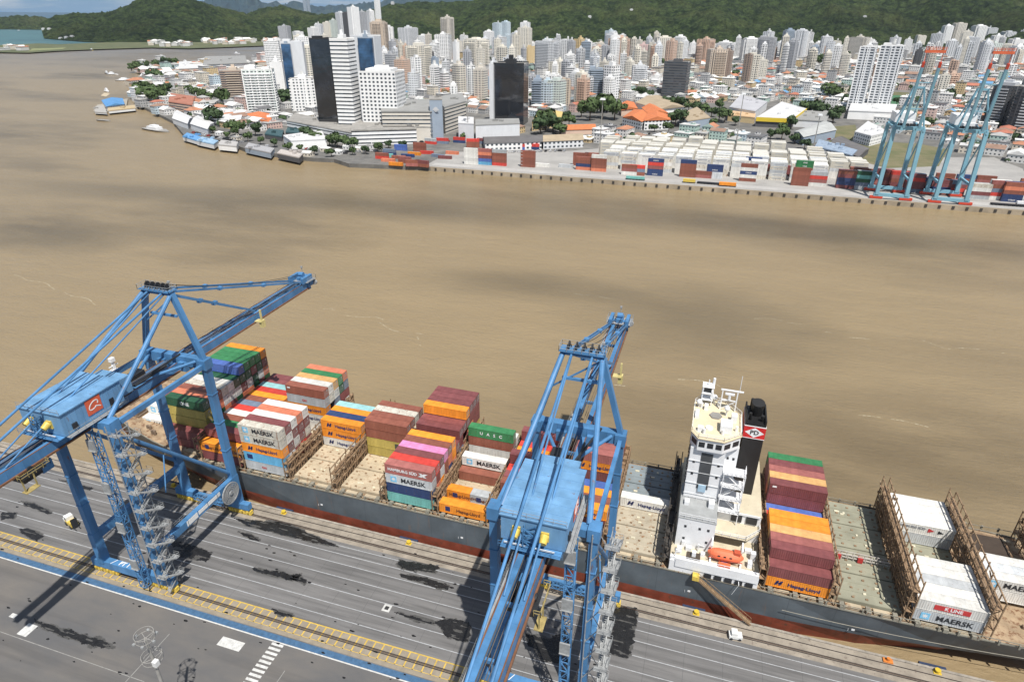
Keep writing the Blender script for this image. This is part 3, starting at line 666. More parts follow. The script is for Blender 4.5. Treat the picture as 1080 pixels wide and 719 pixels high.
def lashing(x0, ztop, hm=LBm, jag=True):
    b = MB()
    ys = [108.3+2.53*i for i in range(14)]
    for xx in (x0-.7, x0+.7):
        for y in ys:
            zt = ztop+(rr.uniform(-.5,.6) if jag else 0)
            b.beam((xx,y,8),(xx,y,zt),.2,.2)
        z = 10.6
        while z < ztop-.6: b.beam((xx,ys[0],z),(xx,ys[-1],z),.22,.3); z += 2.7
        b.beam((xx,ys[0],ztop-.4),(xx,ys[-1],ztop-.4),.22,.22)
        for y, y2 in zip(ys, ys[1:]):
            z = 8.2
            while z < ztop-2.8:
                if rr.random() < .75: b.beam((xx,y,z),(xx,y2,z+2.5),.1,.1)
                if rr.random() < .75: b.beam((xx,y2,z),(xx,y,z+2.5),.1,.1)
                z += 2.7
    z = 10.6
    while z < ztop-.6: b.box(x0-.5, x0+.5, ys[0], ys[-1], z+.05, z+.13); z += 2.7
    for i in range(70):
        y = rr.uniform(108.5,141.2); z = rr.uniform(8.5, ztop-1.2); xx = x0+rr.uniform(-.9,.9)
        b.beam((xx,y,z),(xx+rr.uniform(-.5,.5),y+rr.uniform(-1.4,1.4),z+rr.uniform(.4,1.8)),rr.uniform(.08,.2))
        if i % 5 == 0: b.box(xx-.25,xx+.25,y-.2,y+.2,z,z+.5)
    for i in range(26): y = rr.uniform(108.6,141); z = rr.choice([10.8, 13.5]); b.box(x0-.5, x0+rr.uniform(-.2,.5), y, y+rr.uniform(.3,.9), z, z+rr.uniform(.3,1.1))
    S(b, 'lashing_bridge', hm)
BX = {i: -147.8+13.67*i for i in range(11)}          # bay left edges 0..10 forward of the bridge
BX.update({11: 21.8, 12: 35.6, 13: 49.3, 14: 63.0})
for i in range(1, 11): hatch(BX[i], {10: None, 9: HBl}.get(i, HB))
for i in (11, 12, 13): hatch(BX[i], HGn)
for i in range(2, 11): lashing(BX[i]-.75, {10: 14.5}.get(i, 15.2))
lashing(1.3, 15.5, mat('dark_weathered_steel', (.045,.04,.035), .7, .4, 1, rust=.2)); lashing(21.05, 15.0); lashing(34.8, 15.2); lashing(48.5, 18.6); lashing(62.3, 18.4); lashing(77.5, 16.5)
# cross rail on the aft hatches
b = MB(); b.rail([(35.8,121.6,8.8),(47.8,121.6,8.8)],1.4,0,1.2,.16); b.rail([(35.8,122.6,8.8),(47.8,122.6,8.8)],1.4,0,1.2,.16); S(b, 'catwalk', mat('weathered_light_steel', (.45,.42,.38), .6))
for xx in (37, 41.4): 
    b = MB(); b.box(xx, xx+1.0, 121.2, 122, 8.9, 10.1); S(b, 'hose_box', mat('fire_red_paint', (.45,.03,.03), .5))
# bow and stern gear
WB = mat('winch_brown', (.18,.13,.09), .6, .3, 1, rust=.3)
for (x, y) in ((-150,118),(-150,131),(-157,122),(-157,128)): b = MB(); b.tube((x,y-1.6,12.2),(x,y+1.6,12.2),.9,12); b.box(x-1.4,x+1.4,y-1.9,y+1.9,11,11.7); S(b, 'mooring_winch', WB)
for (x, y) in ((-140,112),(-143,113.5),(-140,138)): b = MB(); b.tube((x,y,10.2),(x,y,11.6),.4,8); b.tube((x+.8,y,10.2),(x+.8,y,11.6),.4,8); S(b, 'bitts', WB)
for i in range(5):
    for y in (109.8, 112.4, 137, 139.5): b = MB(); b.tube((80+i*1.8,y,8),(80+i*1.8,y,9.1),.35,8); S(b, 'bitts', WHS if (i+int(y)) % 3 == 0 else WB)
for (x, y) in ((78.6,112),(81,118),(81,126),(81,133)): b = MB(); b.tube((x,y-1.5,9.4),(x,y+1.5,9.4),1.0,12); b.box(x-1.5,x+1.5,y-1.8,y+1.8,8,8.8); S(b, 'mooring_winch', WB)
for i in range(5): b = MB(); y = 112+i*1.5; b.beam((78+i*.6,y,8.1),(84+i*.6,y-1.2,8.3),.28,.18); S(b, 'deck_pipe', mat('salmon_pipe_paint', (.42,.22,.13), .6, .3, 1))
b = MB(); b.beam((-164,YC,11.9),(-164,YC,23),.7,.7); b.beam((-164,YC-1.6,21),(-164,YC+1.6,21),.25); b.box(-164.6,-163.4,YC-.7,YC+.7,22.4,23.6); b.box(-165,-163,YC-1,YC+1,19.5,19.7); b.beam((-163,YC,12),(-164,YC,19),.3)
S(b, 'foremast', WHS)
b = MB(); b.box(-152.2,-151.6,113,137,11.2,12.4); S(b, 'breakwater', DECK)
rk = random.Random(17)
for i in range(26):   # open aft deck between the last bays: lockers, pipes, vents
    x, y = rk.choice([rk.uniform(64,76), rk.uniform(79,87)]), rk.uniform(110,140)
    if x < 76.5 and 117.5 < y < 127: continue
    b = MB(); w_, d_, h_ = rk.uniform(.5,2.2), rk.uniform(.4,1.4), rk.uniform(.3,1.3); b.box(x,x+w_,y,y+d_,7.9,8+h_); S(b, 'deck_fitting', rk.choice([WB, WHS, HB, LBm]))
b = MB(); b.box(63.2,75.2,128.5,140.5,7.88,8.3); S(b, 'hatch_coaming', LBm)
b = MB(); b.box(63.8,74.6,129.1,139.9,8.3,8.34); S(b, 'hold_shade_plate', mat('hold_shadow_brown', (.05,.035,.025), .9))  # flat dark plate, the shade of an open hold put into its colour
# ---- bridge house
bh = S(MB(), 'bridge_house', WHS) if False else None
b = MB(); b.box(2.2, 20.4, 107.75, 142.6, 8.0, 11.0); acc = S(b, 'deck_house', WHS)
def A(b, name, m): o = b.build(name, m); o.parent = acc; return o
b = MB(); b.box(2.15, 20.45, 109.6, 142.65, 11.0, 11.12); A(b, 'lower_deck', CRM)
b = MB(); b.box(2.6, 20.2, 118.0, 140.5, 11.12, 14.2); A(b, 'upper_deck_house', WHS)
b = MB(); b.prism([(10.6,114.6),(17.4,114.6),(20.3,118.0),(20.3,140.8),(2.6,140.8),(2.6,114.6)], 14.2, 14.32); A(b, 'boat_deck', CRM)
b = MB(); b.box(11.2, 20.25, 119.9, 140.7, 14.32, 17.0); A(b, 'casing_house', WHS)
b = MB(); b.box(11.1, 20.3, 119.8, 140.75, 17.0, 17.12); A(b, 'casing_deck', CRM)
b = MB(); b.box(2.8, 10.6, 112.4, 116.2, 11.12, 19.0); b.box(2.8, 10.6, 116.2, 124, 14.32, 19.0); A(b, 'lower_tower', WHS)
b = MB(); b.box(2.7, 10.7, 112.3, 124.1, 19.0, 19.12); A(b, 'tower_deck', mat('grey_deck_paint', (.3,.31,.31), .7))
tw = MB(); tw.box(3.2, 10.4, 119.6, 134.0, 14.32, 32.6); tw.box(10.4, 13.2, 122.5, 133.0, 14.32, 32.3); twr = A(tw, 'accommodation_tower', WHS)
b = MB(); b.box(5.6, 8.0, 119.5, 119.6, 22.0, 31.6); b.build('stair_recess', mat('recess_dark', (.06,.065,.07), .7)).parent = twr
b = MB(); b.box(6.0, 7.6, 119.2, 119.5, 21.4, 23.2); b.build('stair_cover', mat('pale_blue_tarp', (.35,.5,.62), .6)).parent = twr
b = MB()
for (z, y, xs) in ((28.6,119.6,(4.0,9.2)),(25.4,119.6,(4.0,9.2)),(16.6,112.4,(4.2,7.2,9.0)),(13.2,112.4,(4.2,9.0))):
    for x in xs: b.box(x, x+.5, y-.06, y, z, z+.6)
for z in (29.0,26.0,23.0,20.0):
    for x in (11.0,12.2): b.box(x, x+.45, 122.42, 122.5, z, z+.6)
b.build('cabin_window', DK).parent = twr
b = MB()
for z in (17.3, 20.3, 23.3, 26.3, 29.3): b.box(3.1, 10.5, 119.4, 119.6, z-.1, z)
b.build('deck_edge', mat('light_grey_paint', (.5,.51,.52), .6)).parent = twr
b = MB(); b.rail([(3.2,119.2,19.1),(10.4,119.2,19.1)],1.0,0,1.2,.05); b.box(8.7,9.9,117.0,118.8,19.12,20.4); b.box(3.6,4.6,116.6,118,19.12,20.0); b.build('tower_locker', WHS).parent = twr
b = MB()
for k in range(5):
    for j in range(6): b.box(3.1, 3.2, 120.5+j*2.9, 121.5+j*2.9, 17+k*3.0, 18.0+k*3.0)
b.build('front_window', DK).parent = twr
# bridge
b = MB(); P = [(2.9,121.0),(4.4,118.8),(9.6,118.8),(13.0,122.0),(13.0,130),(9.6,134.5),(4.0,134.5),(2.9,132.5)]
b.prism(P, 32.6, 35.6); br = A(b, 'wheelhouse', WHS)
b = MB()
for i in range(len(P)):
    a, c = Vector((*P[i], 0)), Vector((*P[(i+1) % len(P)], 0)); d = (c-a); n = max(1, int(d.length/1.6)); nr = Vector((d.y, -d.x, 0)).normalized()*.04
    if i == 3: continue
    for k in range(n):
        p, q = a+d*((k+.14)/n)+nr, a+d*((k+.86)/n)+nr
        b.quad([(p.x,p.y,33.5),(q.x,q.y,33.5),(q.x,q.y,34.8),(p.x,p.y,34.8)])
b.build('window', DK).parent = br
b = MB(); b.prism([(2.7,120.9),(4.3,118.5),(9.7,118.5),(13.2,121.9),(13.2,130.2),(9.7,134.8),(3.9,134.8),(2.7,132.6)], 35.6, 35.8); b.build('roof', mat('cream_roof_paint', (.62,.53,.36), .7, .12, .3, rust=.12)).parent = br
b = MB(); b.rail([(x,y,35.8) for x,y in [(2.9,121.0),(4.4,118.8),(9.6,118.8),(13.0,122.0),(13.0,130),(9.6,134.5),(4.0,134.5),(2.9,132.5),(2.9,121.0)]],1.1,0,1.4,.07); b.build('handrail', WHS).parent = br
b = MB(); b.box(8.6, 11.0, 122, 125, 35.8, 37.6); b.prism([(7.6+math.cos(i/6*6.283)*1.4,128.2+math.sin(i/6*6.283)*1.4) for i in range(6)], 35.8, 36.1, 1)
b.box(4,5.2,121,122,35.8,36.9); b.box(5,5.8,130,131.2,35.8,37.0); b.box(10.8,12.0,126.5,128,35.8,37.6); b.box(3.2,4.0,126,129,35.8,36.5); b.tube((6.4,122.8,35.8),(6.4,122.8,36.2),.8,14)
for (x,y) in ((4.4,131),(5.4,120.6),(9.2,121.4),(12,123.5),(8,132.6)): b.tube((x,y,35.8),(x,y,37),.3,8)
b.build('roof_equipment', [WHS, mat('grey_hatch_cover', (.25,.24,.22))]).parent = br
for (x, y, z) in ((9.8,129,37.8),(7.0,133.4,37.6),(3.8,131,37.2)):
    b = MB(); b.tube((x,y,35.8),(x,y,z-.6),.15,8); n = 10
    for i in range(6):
        for k in range(n):
            t0, t1 = math.pi*i/6, math.pi*(i+1)/6; a0, a1 = 6.283*k/n, 6.283*(k+1)/n
            f = lambda t, a: (x+.65*math.sin(t)*math.cos(a), y+.65*math.sin(t)*math.sin(a), z+.65*math.cos(t))
            b.quad([f(t1,a0), f(t1,a1), f(t0,a1), f(t0,a0)])
    b.build('satellite_dome', WHS).parent = br
b = MB()
for sx in (4.2, 6.4):
    for sy in (132.2, 134.2): b.beam((sx,sy,35.8),(sx,sy,40.6),.22)
for z in (37.2,38.8,40.5): b.box(4.0,6.6,132.0,134.4,z,z+.12)
b.box(4.5,6.1,132.8,133.8,38.9,40.2,1); b.tube((5.3,133.2,40.6),(5.3,133.2,42.0),.12,6); b.tube((6.4,134.2,40.6),(6.4,134.2,42.0),.3,8)
b.build('signal_mast', [WHS, DK]).parent = br
b = MB()
for sx in (8.4, 11.6): b.beam((sx,131.5,35.8),(sx,131.5,41.0),.25)
b.beam((8.0,131.5,41.0),(12.8,131.5,41.0),.3,.3); b.box(9.0,11.0,131.2,131.8,39.9,40.3); b.beam((8.4,131.5,38.4),(11.6,131.5,38.4),.2); b.tube((11.9,131.5,41.0),(11.9,131.5,45.0),.07,5); b.beam((8.4,131.5,36),(11.6,131.5,38.4),.12); b.tube((10,131.5,38.5),(10,131.5,40),.3,8)
b.build('radar_mast', WHS).parent = br
# funnel casing
b = MB(); b.box(13.9, 18.2, 127, 134.5, 17.12, 36.2); fu = A(b, 'funnel', mat('funnel_black', (.012,.012,.013), .45, .2, .3))
b = MB(); b.box(13.8, 18.3, 126.9, 134.6, 32.6, 35.5); fb_ = b.build('funnel_band', mat('funnel_red', (.55,.02,.02), .45)); fb_.parent = fu
b = MB(); b.box(13.78, 18.32, 126.88, 134.62, 35.5, 35.65); b.box(13.78, 18.32, 126.88, 134.62, 32.45, 32.6); b.build('band_edge', WHS).parent = fu
b = MB(); b.quad([(16.05-2.0,126.86,34.05),(16.05,126.86,32.8),(16.05+2.0,126.86,34.05),(16.05,126.86,35.3)]); b.build('diamond', WHS).parent = fu
t = link_mesh('lettering', text_mesh('PD', 1.5, BLK, .02, .03), fu, (16.05, 126.83, 34.05)); t.rotation_euler = (R(90),0,0)
b = MB(); b.tube((16.1,131.4,36.2),(16.1,130.6,39.6),1.25,16,0,1.4); b.tube((14.9,128.6,36.2),(14.7,128.1,38.2),.3,8); b.tube((15.2,133.6,36.2),(15.2,133.6,38.6),.4,8); b.tube((17.4,133.6,36.2),(17.4,133.6,38.2),.3,8); b.tube((17.3,128.6,36.2),(17.3,128.3,37.8),.35,8)
b.box(13.9,14.2,127,134.5,36.2,37.2); b.box(17.9,18.2,127,134.5,36.2,37.2); b.build('exhaust_pipe', mat('soot_black', (.01,.01,.01), .6)).parent = fu
# external stair platforms between tower and funnel
b = MB()
for k, z in enumerate((17.4, 20.6, 23.8, 27.0)):
    b.box(10.6, 15.4, 118.6+k*.3, 122.4, z, z+.12); b.rail([(10.7,118.6+k*.3,z+.1),(15.3,118.6+k*.3,z+.1),(15.3,122.3,z+.1)],1.1,0,.9,.08)
    b.beam((11.2+(k%2)*3.2,120.0,z-3),(14.4-(k%2)*3.2,120.0,z),.3,.15); b.beam((11.2+(k%2)*3.2,120.8,z-3),(14.4-(k%2)*3.2,120.8,z),.3,.15)
for xx in (10.8, 15.2): b.beam((xx,118.9,14.3),(xx,118.9,28),.16)
A(b, 'outside_stairs', WHS)
b = MB()
b.box(12.9, 20.0, 119.65, 119.8, 16.75, 17.3)
bb = MB()
for xx in (14.0, 17.2): bb.box(xx, xx+2.3, 119.6, 119.9, 14.8, 16.7)
A(b, 'casing_lip', WHS); A(bb, 'casing_opening', DK)
b = MB(); b.rail([(2.4,108,11.1),(20.3,108,11.1)],1.2,0,1.3,.09); b.rail([(10.8,114.7,14.3),(17.3,114.7,14.3),(20.2,118.1,14.3),(20.2,119.6,14.3)],1.1,0,1.4,.08); b.rail([(2.9,112.5,19.1),(10.5,112.5,19.1)],1.1,0,1.2,.07); A(b, 'handrail', WHS)
b = MB(); b.box(3.4, 20.3, 107.55, 107.75, 9.6, 11.9)
A(b, 'white_bulwark', WHS)
b = MB()
for k in range(5): b.box(9.6+k*2.1, 11.1+k*2.1, 107.5, 107.56, 8.3, 9.4)
A(b, 'side_opening', DK)
for (x,y,w,d,h) in ((3.4,110,1,1,1.4),(5.2,111.2,1.2,.8,1.0),(6.6,109.4,.8,.8,1.6),(4.2,112.0,.6,.5,1.8),(8.4,110.4,.9,.9,.8),(18.0,110,.9,1.2,1.4),(18.6,112.4,1,1,2),(9.2,113.5,1.0,.8,1.3),(17.5,114.2,1.5,1,.9)): b = MB(); b.box(x,x+w,y,y+d,11.12,11.12+h); A(b, 'deck_locker', WHS)
for (x,y) in ((3.2,109),(7.8,111.8),(5.0,114.4)): b = MB(); b.tube((x,y,11.1),(x,y,13.2),.14,6); b.beam((x,y,13.1),(x+1.2,y+.6,12.2),.12); A(b, 'small_davit', WHS)

b = MB(); b.box(5.6, 8.4, 109.0, 110.8, 11.13, 11.5); A(b, 'dark_hatch', mat('brown_black_hatch', (.06,.045,.03), .7))
# free standing things on the ship: lifeboat on its davits
lb = empty('lifeboat', (13.4, 110.8, 12.6), 0, 'orange enclosed lifeboat hanging beside the white bridge house', 'lifeboat')
OR_ = mat('lifeboat_orange', (.72,.16,.07), .4, .1, .5)
b = MB(); n = 14; secs = []
for i in range(13):
    t = i/12*2-1; w = 1.35*math.sqrt(max(.02,1-abs(t)**2.6)); hh = 1.25*math.sqrt(max(.05,1-abs(t)**3.2))
    secs.append([(t*3.7, math.cos(k/n*6.283)*w, math.sin(k/n*6.283)*hh+.15*t*t) for k in range(n)])
for s, t in zip(secs, secs[1:]):
    for k in range(n): j = (k+1) % n; b.quad([s[k], s[j], t[j], t[k]])
b.quad(secs[0][::-1]); b.quad(secs[-1]); b.build('hull', OR_, lb)
b = MB(); b.box(1.6,2.9,-.6,.6,1.0,1.7); b.box(-3.4,3.4,-1.42,-1.3,-.1,.1); b.box(-3.4,3.4,1.3,1.42,-.1,.1); b.build('canopy_hatch', mat('lifeboat_orange_dark', (.5,.09,.04), .5), lb)
b = MB()
for k in (-1.6,-.4,.8): b.box(k,k+.5,-1.3,-1.18,.5,.75)
b.build('window', DK, lb)
b = MB()
for xx in (10.4, 16.6): b.beam((xx,113.6,11.1),(xx,112.6,15.3),.35); b.beam((xx,112.6,15.3),(xx,110.4,14.8),.3); b.tube((xx,110.8,14.7),(xx,110.8,13.7),.06,5); b.beam((xx,109.2,11.1),(xx,110.2,12.0),.3)
A(b, 'davit', WHS)
b = MB(); b.box(12.2,14.6,108.7,109.6,11.15,11.7); o = b.build('rescue_raft', OR_); o.location=(0,0,0); tag(o, 'small red-orange life raft below the hanging lifeboat', 'life raft')
b = MB(); b.box(12.7,14.0,109.7,110.6,11.14,11.6); tag(b.build('raft_cover', mat('blue_tarp', (.04,.16,.4), .6)), 'blue tarpaulin bundle on deck under the orange lifeboat', 'tarpaulin')
# gangway down to the quay
g = empty('gangway', (8.4, 106.9, 8.2), 0, 'long rusty gangway ladder slanting from ship side down to the quay', 'gangway')
b = MB(); e = Vector((12.0, -1.6, -7.7)); 
for o in (-.45, .45):
    b.beam((0,o,0), e+Vector((0,o,0)), .12, .45); b.beam((0,o,1.1), e+Vector((0,o,1.1)), .07)
    for k in range(13): p = Vector((0,o,0)).lerp(e+Vector((0,o,0)), k/12); b.beam(p, p+Vector((0,0,1.1)), .05)
for k in range(40): p = Vector((0,0,0)).lerp(e, k/40); b.box(p.x-.12,p.x+.12,p.y-.45,p.y+.45,p.z-.03,p.z+.03)
b.build('stairs', mat('rusty_tan_steel', (.28,.19,.11), .6, .3, 1, rust=.3), g)
b = MB(); b.box(-1.1,.3,-.7,.7,-.2,.9); b.build('top_platform', YEL, g)
b = MB(); b.beam((16.6,107.4,9.4),(16.6,106.2,9.6),.12); b.beam((16.6,106.2,9.6),(15.6,106.2,6.6),.06); A(b, 'boat_boom', WHS)
# mooring rope from the stern along the quay
b = MB(); a, c = Vector((26,107.2,4.5)), Vector((92,109.4,7.6)); pr = a
for k in range(1, 13): t = k/12; p = a.lerp(c, t); p.z -= 4*t*(1-t)*1.6; b.tube(pr, p, .06, 5); pr = p
tag(b.build('mooring_rope', mat('pale_rope', (.30,.28,.23), .8)), 'pale mooring rope sagging along the grey hull toward the stern', 'rope')

# ------------------------------------------------------------------ containers
COL = {'m':(.20,.062,.062),'b':(.25,.085,.055),'o':(.78,.27,.025),'O':(.62,.20,.11),'w':(.66,.65,.61),'W':(.60,.57,.49),'g':(.04,.20,.075),'D':(.02,.085,.04),'n':(.025,.05,.14),'u':(.07,.13,.38),
 's':(.36,.38,.39),'y':(.42,.33,.085),'p':(.62,.22,.42),'r':(.56,.055,.04),'t':(.16,.42,.38),'c':(.42,.34,.22),'k':(.16,.2,.27),'l':(.30,.55,.56),'S':(.5,.52,.53),'e':(.12,.36,.56),'T':(.62,.36,.14),'X':(.33,.115,.10)}
CN = {'m':'maroon','b':'brick-brown','o':'orange','O':'faded orange','w':'white','W':'rust-streaked white','g':'green','D':'dark green','n':'navy','u':'blue','s':'grey','y':'mustard','p':'pink','r':'red','t':'teal','c':'tan','k':'slate blue','l':'pale turquoise','S':'silver','e':'bright blue','T':'light tan orange','X':'dusty red'}
CM = {k: mat('container_'+CN[k].replace(' ','_').replace('-','_'), v, .5, .22 if k not in 'W' else .25, .6, rust=.15 if k != 'W' else .4, rnd=.13, rustcol=(.22,.1,.05), streak=True) for k, v in COL.items()}
def corr(b, x0, x1, y, z0, z1, sgn, n, axis='x', d=.045):
    st = (x1-x0)/n
    for i in range(n):
        p = [x0+st*(i+k) for k in (0, .2, .5, .7, 1)]; q = [0, sgn*d, sgn*d, 0, 0]
        for k in range(4):
            a = (p[k], y+q[k]); c = (p[k+1], y+q[k+1])
            if axis == 'y': a, c = a[::-1], c[::-1]
            b.quad([(a[0],a[1],z0),(c[0],c[1],z0),(c[0],c[1],z1),(a[0],a[1],z1)])
def cont_mesh(Lc, h=2.6):
    b = MB(); w = 2.44
    corr(b, .15, Lc-.15, .06, .15, h-.1, -1, int(Lc*2.3)); corr(b, .15, Lc-.15, w-.06, .15, h-.1, 1, int(Lc*2.3)); corr(b, .12, w-.12, .06, .15, h-.1, -1, 5, 'y')
    b.box(.06, Lc-.06, .07, w-.07, h-.06, h-.02); n = int(Lc*1.1)
    for i in range(n): x = .3+(Lc-.6)*i/n; b.box(x, x+.35, .18, w-.18, h-.02, h+.0)
    b.box(.06, Lc-.06, .07, w-.07, .02, .14)
    for x in (0, Lc-.14):
        for y in (0, w-.14): b.box(x, x+.14, y, y+.14, 0, h)
    for y in (0, w-.1): b.box(.14, Lc-.14, y, y+.1, h-.14, h-.01); b.box(.14, Lc-.14, y, y+.1, 0, .16)
    for x in (0, Lc-.1): b.box(x, x+.1, .14, w-.14, h-.14, h-.01); b.box(x, x+.1, .14, w-.14, 0, .16)
    b.box(Lc-.09, Lc-.07, .14, w-.14, .15, h-.14)
    return b.mesh('shipping_container', CM['m'])
def door_mesh(Lc, h=2.6):
    b = MB(); w = 2.44
    for y in (.16, 1.23): b.box(Lc-.07, Lc-.03, y, y+1.03, .18, h-.16)
    for y in (.45, .95, 1.48, 1.98): b.box(Lc-.03, Lc+.02, y, y+.05, .1, h-.1, 1); b.box(Lc-.03, Lc+.04, y-.12, y+.18, 1.0, 1.07, 1)
    b.box(Lc-.03,Lc-.02,1.5,2.0,1.6,2.1,1)
    return b.mesh('door', [CM['m'], GAL])
CH = 2.6
ME = {40: cont_mesh(12.19, CH), 20: cont_mesh(6.06, CH)}; DE = {40: door_mesh(12.19, CH), 20: door_mesh(6.06, CH)}
BLUEL = mat('navy_lettering', (.02,.03,.12), .6); REDL = mat('red_lettering', (.5,.04,.04), .6); STAR = mat('sky_blue_star', (.2,.5,.72), .6); WL = mat('white_lettering', (.75,.75,.75), .6)
def letter(o, kind, L=12.19):
    """shipping line names on the long side (faces -Y)"""
    def tx(s, size, m, x, z=1.28): t = link_mesh('lettering', text_mesh(s, size, m, .012, .03), o, (x, -.035, z)); t.rotation_euler = (R(90),0,0)
    def bx(x0, x1, z0, z1, m, nm='emblem'): b = MB(); b.box(x0,x1,-.05,-.005,z0,z1); b.build(nm, m, o)
    k = L/12.19
    if kind == 'MAERSK':
        bx(1.3*k,2.9*k,.5,2.1,STAR); b = MB(); n = 7
        b.quad([((2.1*k)+math.cos(i/14*6.283+.22)*(.62 if i % 2 else .3), -.06, 1.3+math.sin(i/14*6.283+.22)*(.62 if i % 2 else .3)) for i in range(14)]); b.build('star', WL, o)
        tx('MAERSK', 1.75, BLK, 7.2*k)
    elif kind == 'Hapag': 
        b = MB()
        for d in (0, .75): b.quad([(1.7+d,-.05,.75),(2.2+d,-.05,.75),(2.6+d,-.05,1.95),(2.1+d,-.05,1.95)])
        b.box(2.0,3.1,-.05,-.01,1.2,1.45); b.build('emblem', BLUEL, o); tx('Hapag-Lloyd', 1.25, BLUEL, 7.4*k)
    elif kind == 'HapagD':
        b = MB(); b.box(1.6,2.8,-.05,-.01,.7,2.0); b.build('emblem', BLUEL, o); tx('Hapag-Lloyd', 1.2, mat('dark_orange_lettering', (.16,.05,.02), .6), 7.4*k)
    elif kind == 'HSUD': tx('HAMBURG SÜD', 1.1, WL, 4.6); b = MB(); b.quad([(8.6,-.05,.8),(9.6,-.05,.8),(11.2,-.05,1.9),(10.2,-.05,1.9)]); b.quad([(8.8,-.055,1.9),(9.6,-.055,1.9),(10.9,-.055,.8),(10.1,-.055,.8)]); b.build('emblem', WL, o)
    elif kind == 'HSw': tx('HAMBURG SÜD', .8, mat('grey_lettering', (.25,.26,.28)), 3.6, 1.7); b = MB(); b.quad([(6.9,-.05,.9),(8.2,-.05,1.5),(6.9,-.05,2.1)]); b.build('emblem', REDL, o); b = MB(); b.quad([(8.9,-.05,1.9),(10.1,-.05,1.3),(8.9,-.05,1.0)]); b.build('emblem', BLK, o)
    elif kind == 'KLINE': bx(3.0,9.2,.75,1.95,REDL); tx("K LINE", 1.05, WL, 6.3, 1.35); [setattr(c, 'location', (6.3,-.07,1.35)) for c in o.children if c.name.startswith('lettering')]
    elif kind == 'EVER': tx('U   A   S   C', 1.2, WL, 6.2*k, 1.3)
    elif kind == 'cos': tx('COSCO', 1.2, WL, 6.1*k, 1.3)
    elif kind == 'yw': bx(8.3,10.3,.6,2.1,D_EMB); 
    elif kind == 'one': tx('ONE', 1.4, WL, 6.2*k)
    elif kind == 'redt': tx('CAI', .9, REDL, 5.6*k)
    elif kind == 'sq': bx(1.0,2.6,.7,2.0,BLUEL)
    elif kind == 'tag': bx(.6,1.5,1.7,2.1,WL,'marking')
D_EMB = mat('dark_green_emblem', (.05,.07,.05), .6)
NCONT = [0]; LEFT = []
def container(x, y, z, c, label, size=40, text=None, door=True, group='containers on the ship', parent=None, rz=0):
    k = NCONT[0]
    if KEEP_C is not None and k not in KEEP_C: NCONT[0] += 1; LEFT.append((x, y, z, c, size, rz)); return
    o = link_mesh('shipping_container', ME[size], None, (x, y, z), rz, CM[c]); tag(o, label, 'container', group)
    if door:
        link_mesh('door', DE[size], o, (0,0,0), 0, [CM[c], GAL])
    if text: letter(o, text, 12.19 if size == 40 else 6.06)
    if KEEP_C is None: o['k'] = k
    NCONT[0] += 1; return o
# bays: {row: tiers bottom->top}; row 0 is nearest the quay
def rows(d):
    out = {}
    for k, v in d.items():
        for r_ in (k if isinstance(k, tuple) else (k,)): out[r_] = v
    return out
SH = {
 0: rows({3:'w',4:'ww',5:'kk',6:'km',7:'mm',8:'mb'}),
 1: rows({1:'mm',2:'ryybD'.replace('b','y'),3:'rbyyO',4:'mbDOb',5:'mDOwW',6:'bDmww',7:'mnDwD',8:'mDOmDu',9:'DmOwDg',10:'mODDmg',11:'nDmwDg',12:'mDDOmo'}),
 2: rows({0:'mo',1:'mom',2:'mmg',3:'bmb',4:'mww',5:'Obr',6:'mnk',7:'mOb',8:'Oro',9:'mbr',10:'mml',11:'mbm',12:'bmm'}),
 3: rows({0:'SeoWW',1:'mSmwm',2:'rmwmw',3:'mrmmO',4:'mmWmw',8:'wwosb',9:'wkOWw',10:'Omkwo'.replace('o','T'),11:'wmmDg',12:'mwmkO'}),
 4: rows({6:'woo',7:'omn',8:'mOo',9:'swl'}),
 5: rows({6:'yybb',7:'mymb',8:'wbmW',9:'mybb'}),
 6: rows({0:'tnSX',1:'mOmr',2:'moSm',3:'mmbp',4:'mnOb',5:'mOoo',6:'mbm',7:'mkmm',8:'mmmm',9:'mOmmo',10:'bmOmm',11:'mbmmm',12:'mymmm'}),
 7: rows({0:'o',2:'o',5:'b',6:'mw',8:'mwbg',9:'mww'}),
 8: rows({2:'mmb',3:'mbm',4:'rmr',5:'mrmm',6:'mbm',7:'bmo',8:'mmr',9:'mbrm',10:'mr',11:'m',12:'g'}),
 9: rows({1:'mmo',2:'mmb',3:'mbo',4:'mOu',9:'moX',10:'mmX',11:'mmm',12:'mmo'}),
 10: rows({6:'w'}),
 11: rows({0:'om',1:'mmm',2:'mmX',3:'mmT',4:'mOo',5:'mmo',6:'mr',7:'mu',8:'mmmm',9:'mmOT',10:'mmmX',11:'mmmm',12:'mmmg'}),
 13: rows({0:'Sw',1:'ww',2:'wS',3:'ww',4:'ww',9:'Sw',10:'ww',11:'ww',12:'ww'}),
 14: rows({4:'ww',5:'wS',6:'ww'}),
}
TX = {(3,0,0):'redt',(3,0,1):'sq',(3,0,2):'Hapag',(3,0,3):'MAERSK',(3,0,4):'MAERSK',(3,8,2):'Hapag',(3,8,1):'Hapag',(3,8,3):'redt',(3,8,4):'tag',(4,6,0):'Hapag',(4,6,1):'Hapag',(4,6,2):'Hapag',(5,6,0):'yw',(5,6,1):'yw',
 (6,0,2):'MAERSK',(6,0,3):'HSUD',(7,0,0):'HapagD',(7,6,1):'MAERSK',(7,8,3):'EVER',(10,6,0):'Hapag',(11,0,0):'Hapag',(13,0,1):'KLINE',(13,0,0):'MAERSK',(13,9,1):'HSw',(14,4,1):'MAERSK',(0,3,0):'MAERSK',(0,4,1):'MAERSK',
 (1,2,4):'one',(1,3,4):'one',(2,1,1):'Hapag',(9,9,1):'Hapag',(9,1,2):'Hapag',(11,8,3):'tag'}
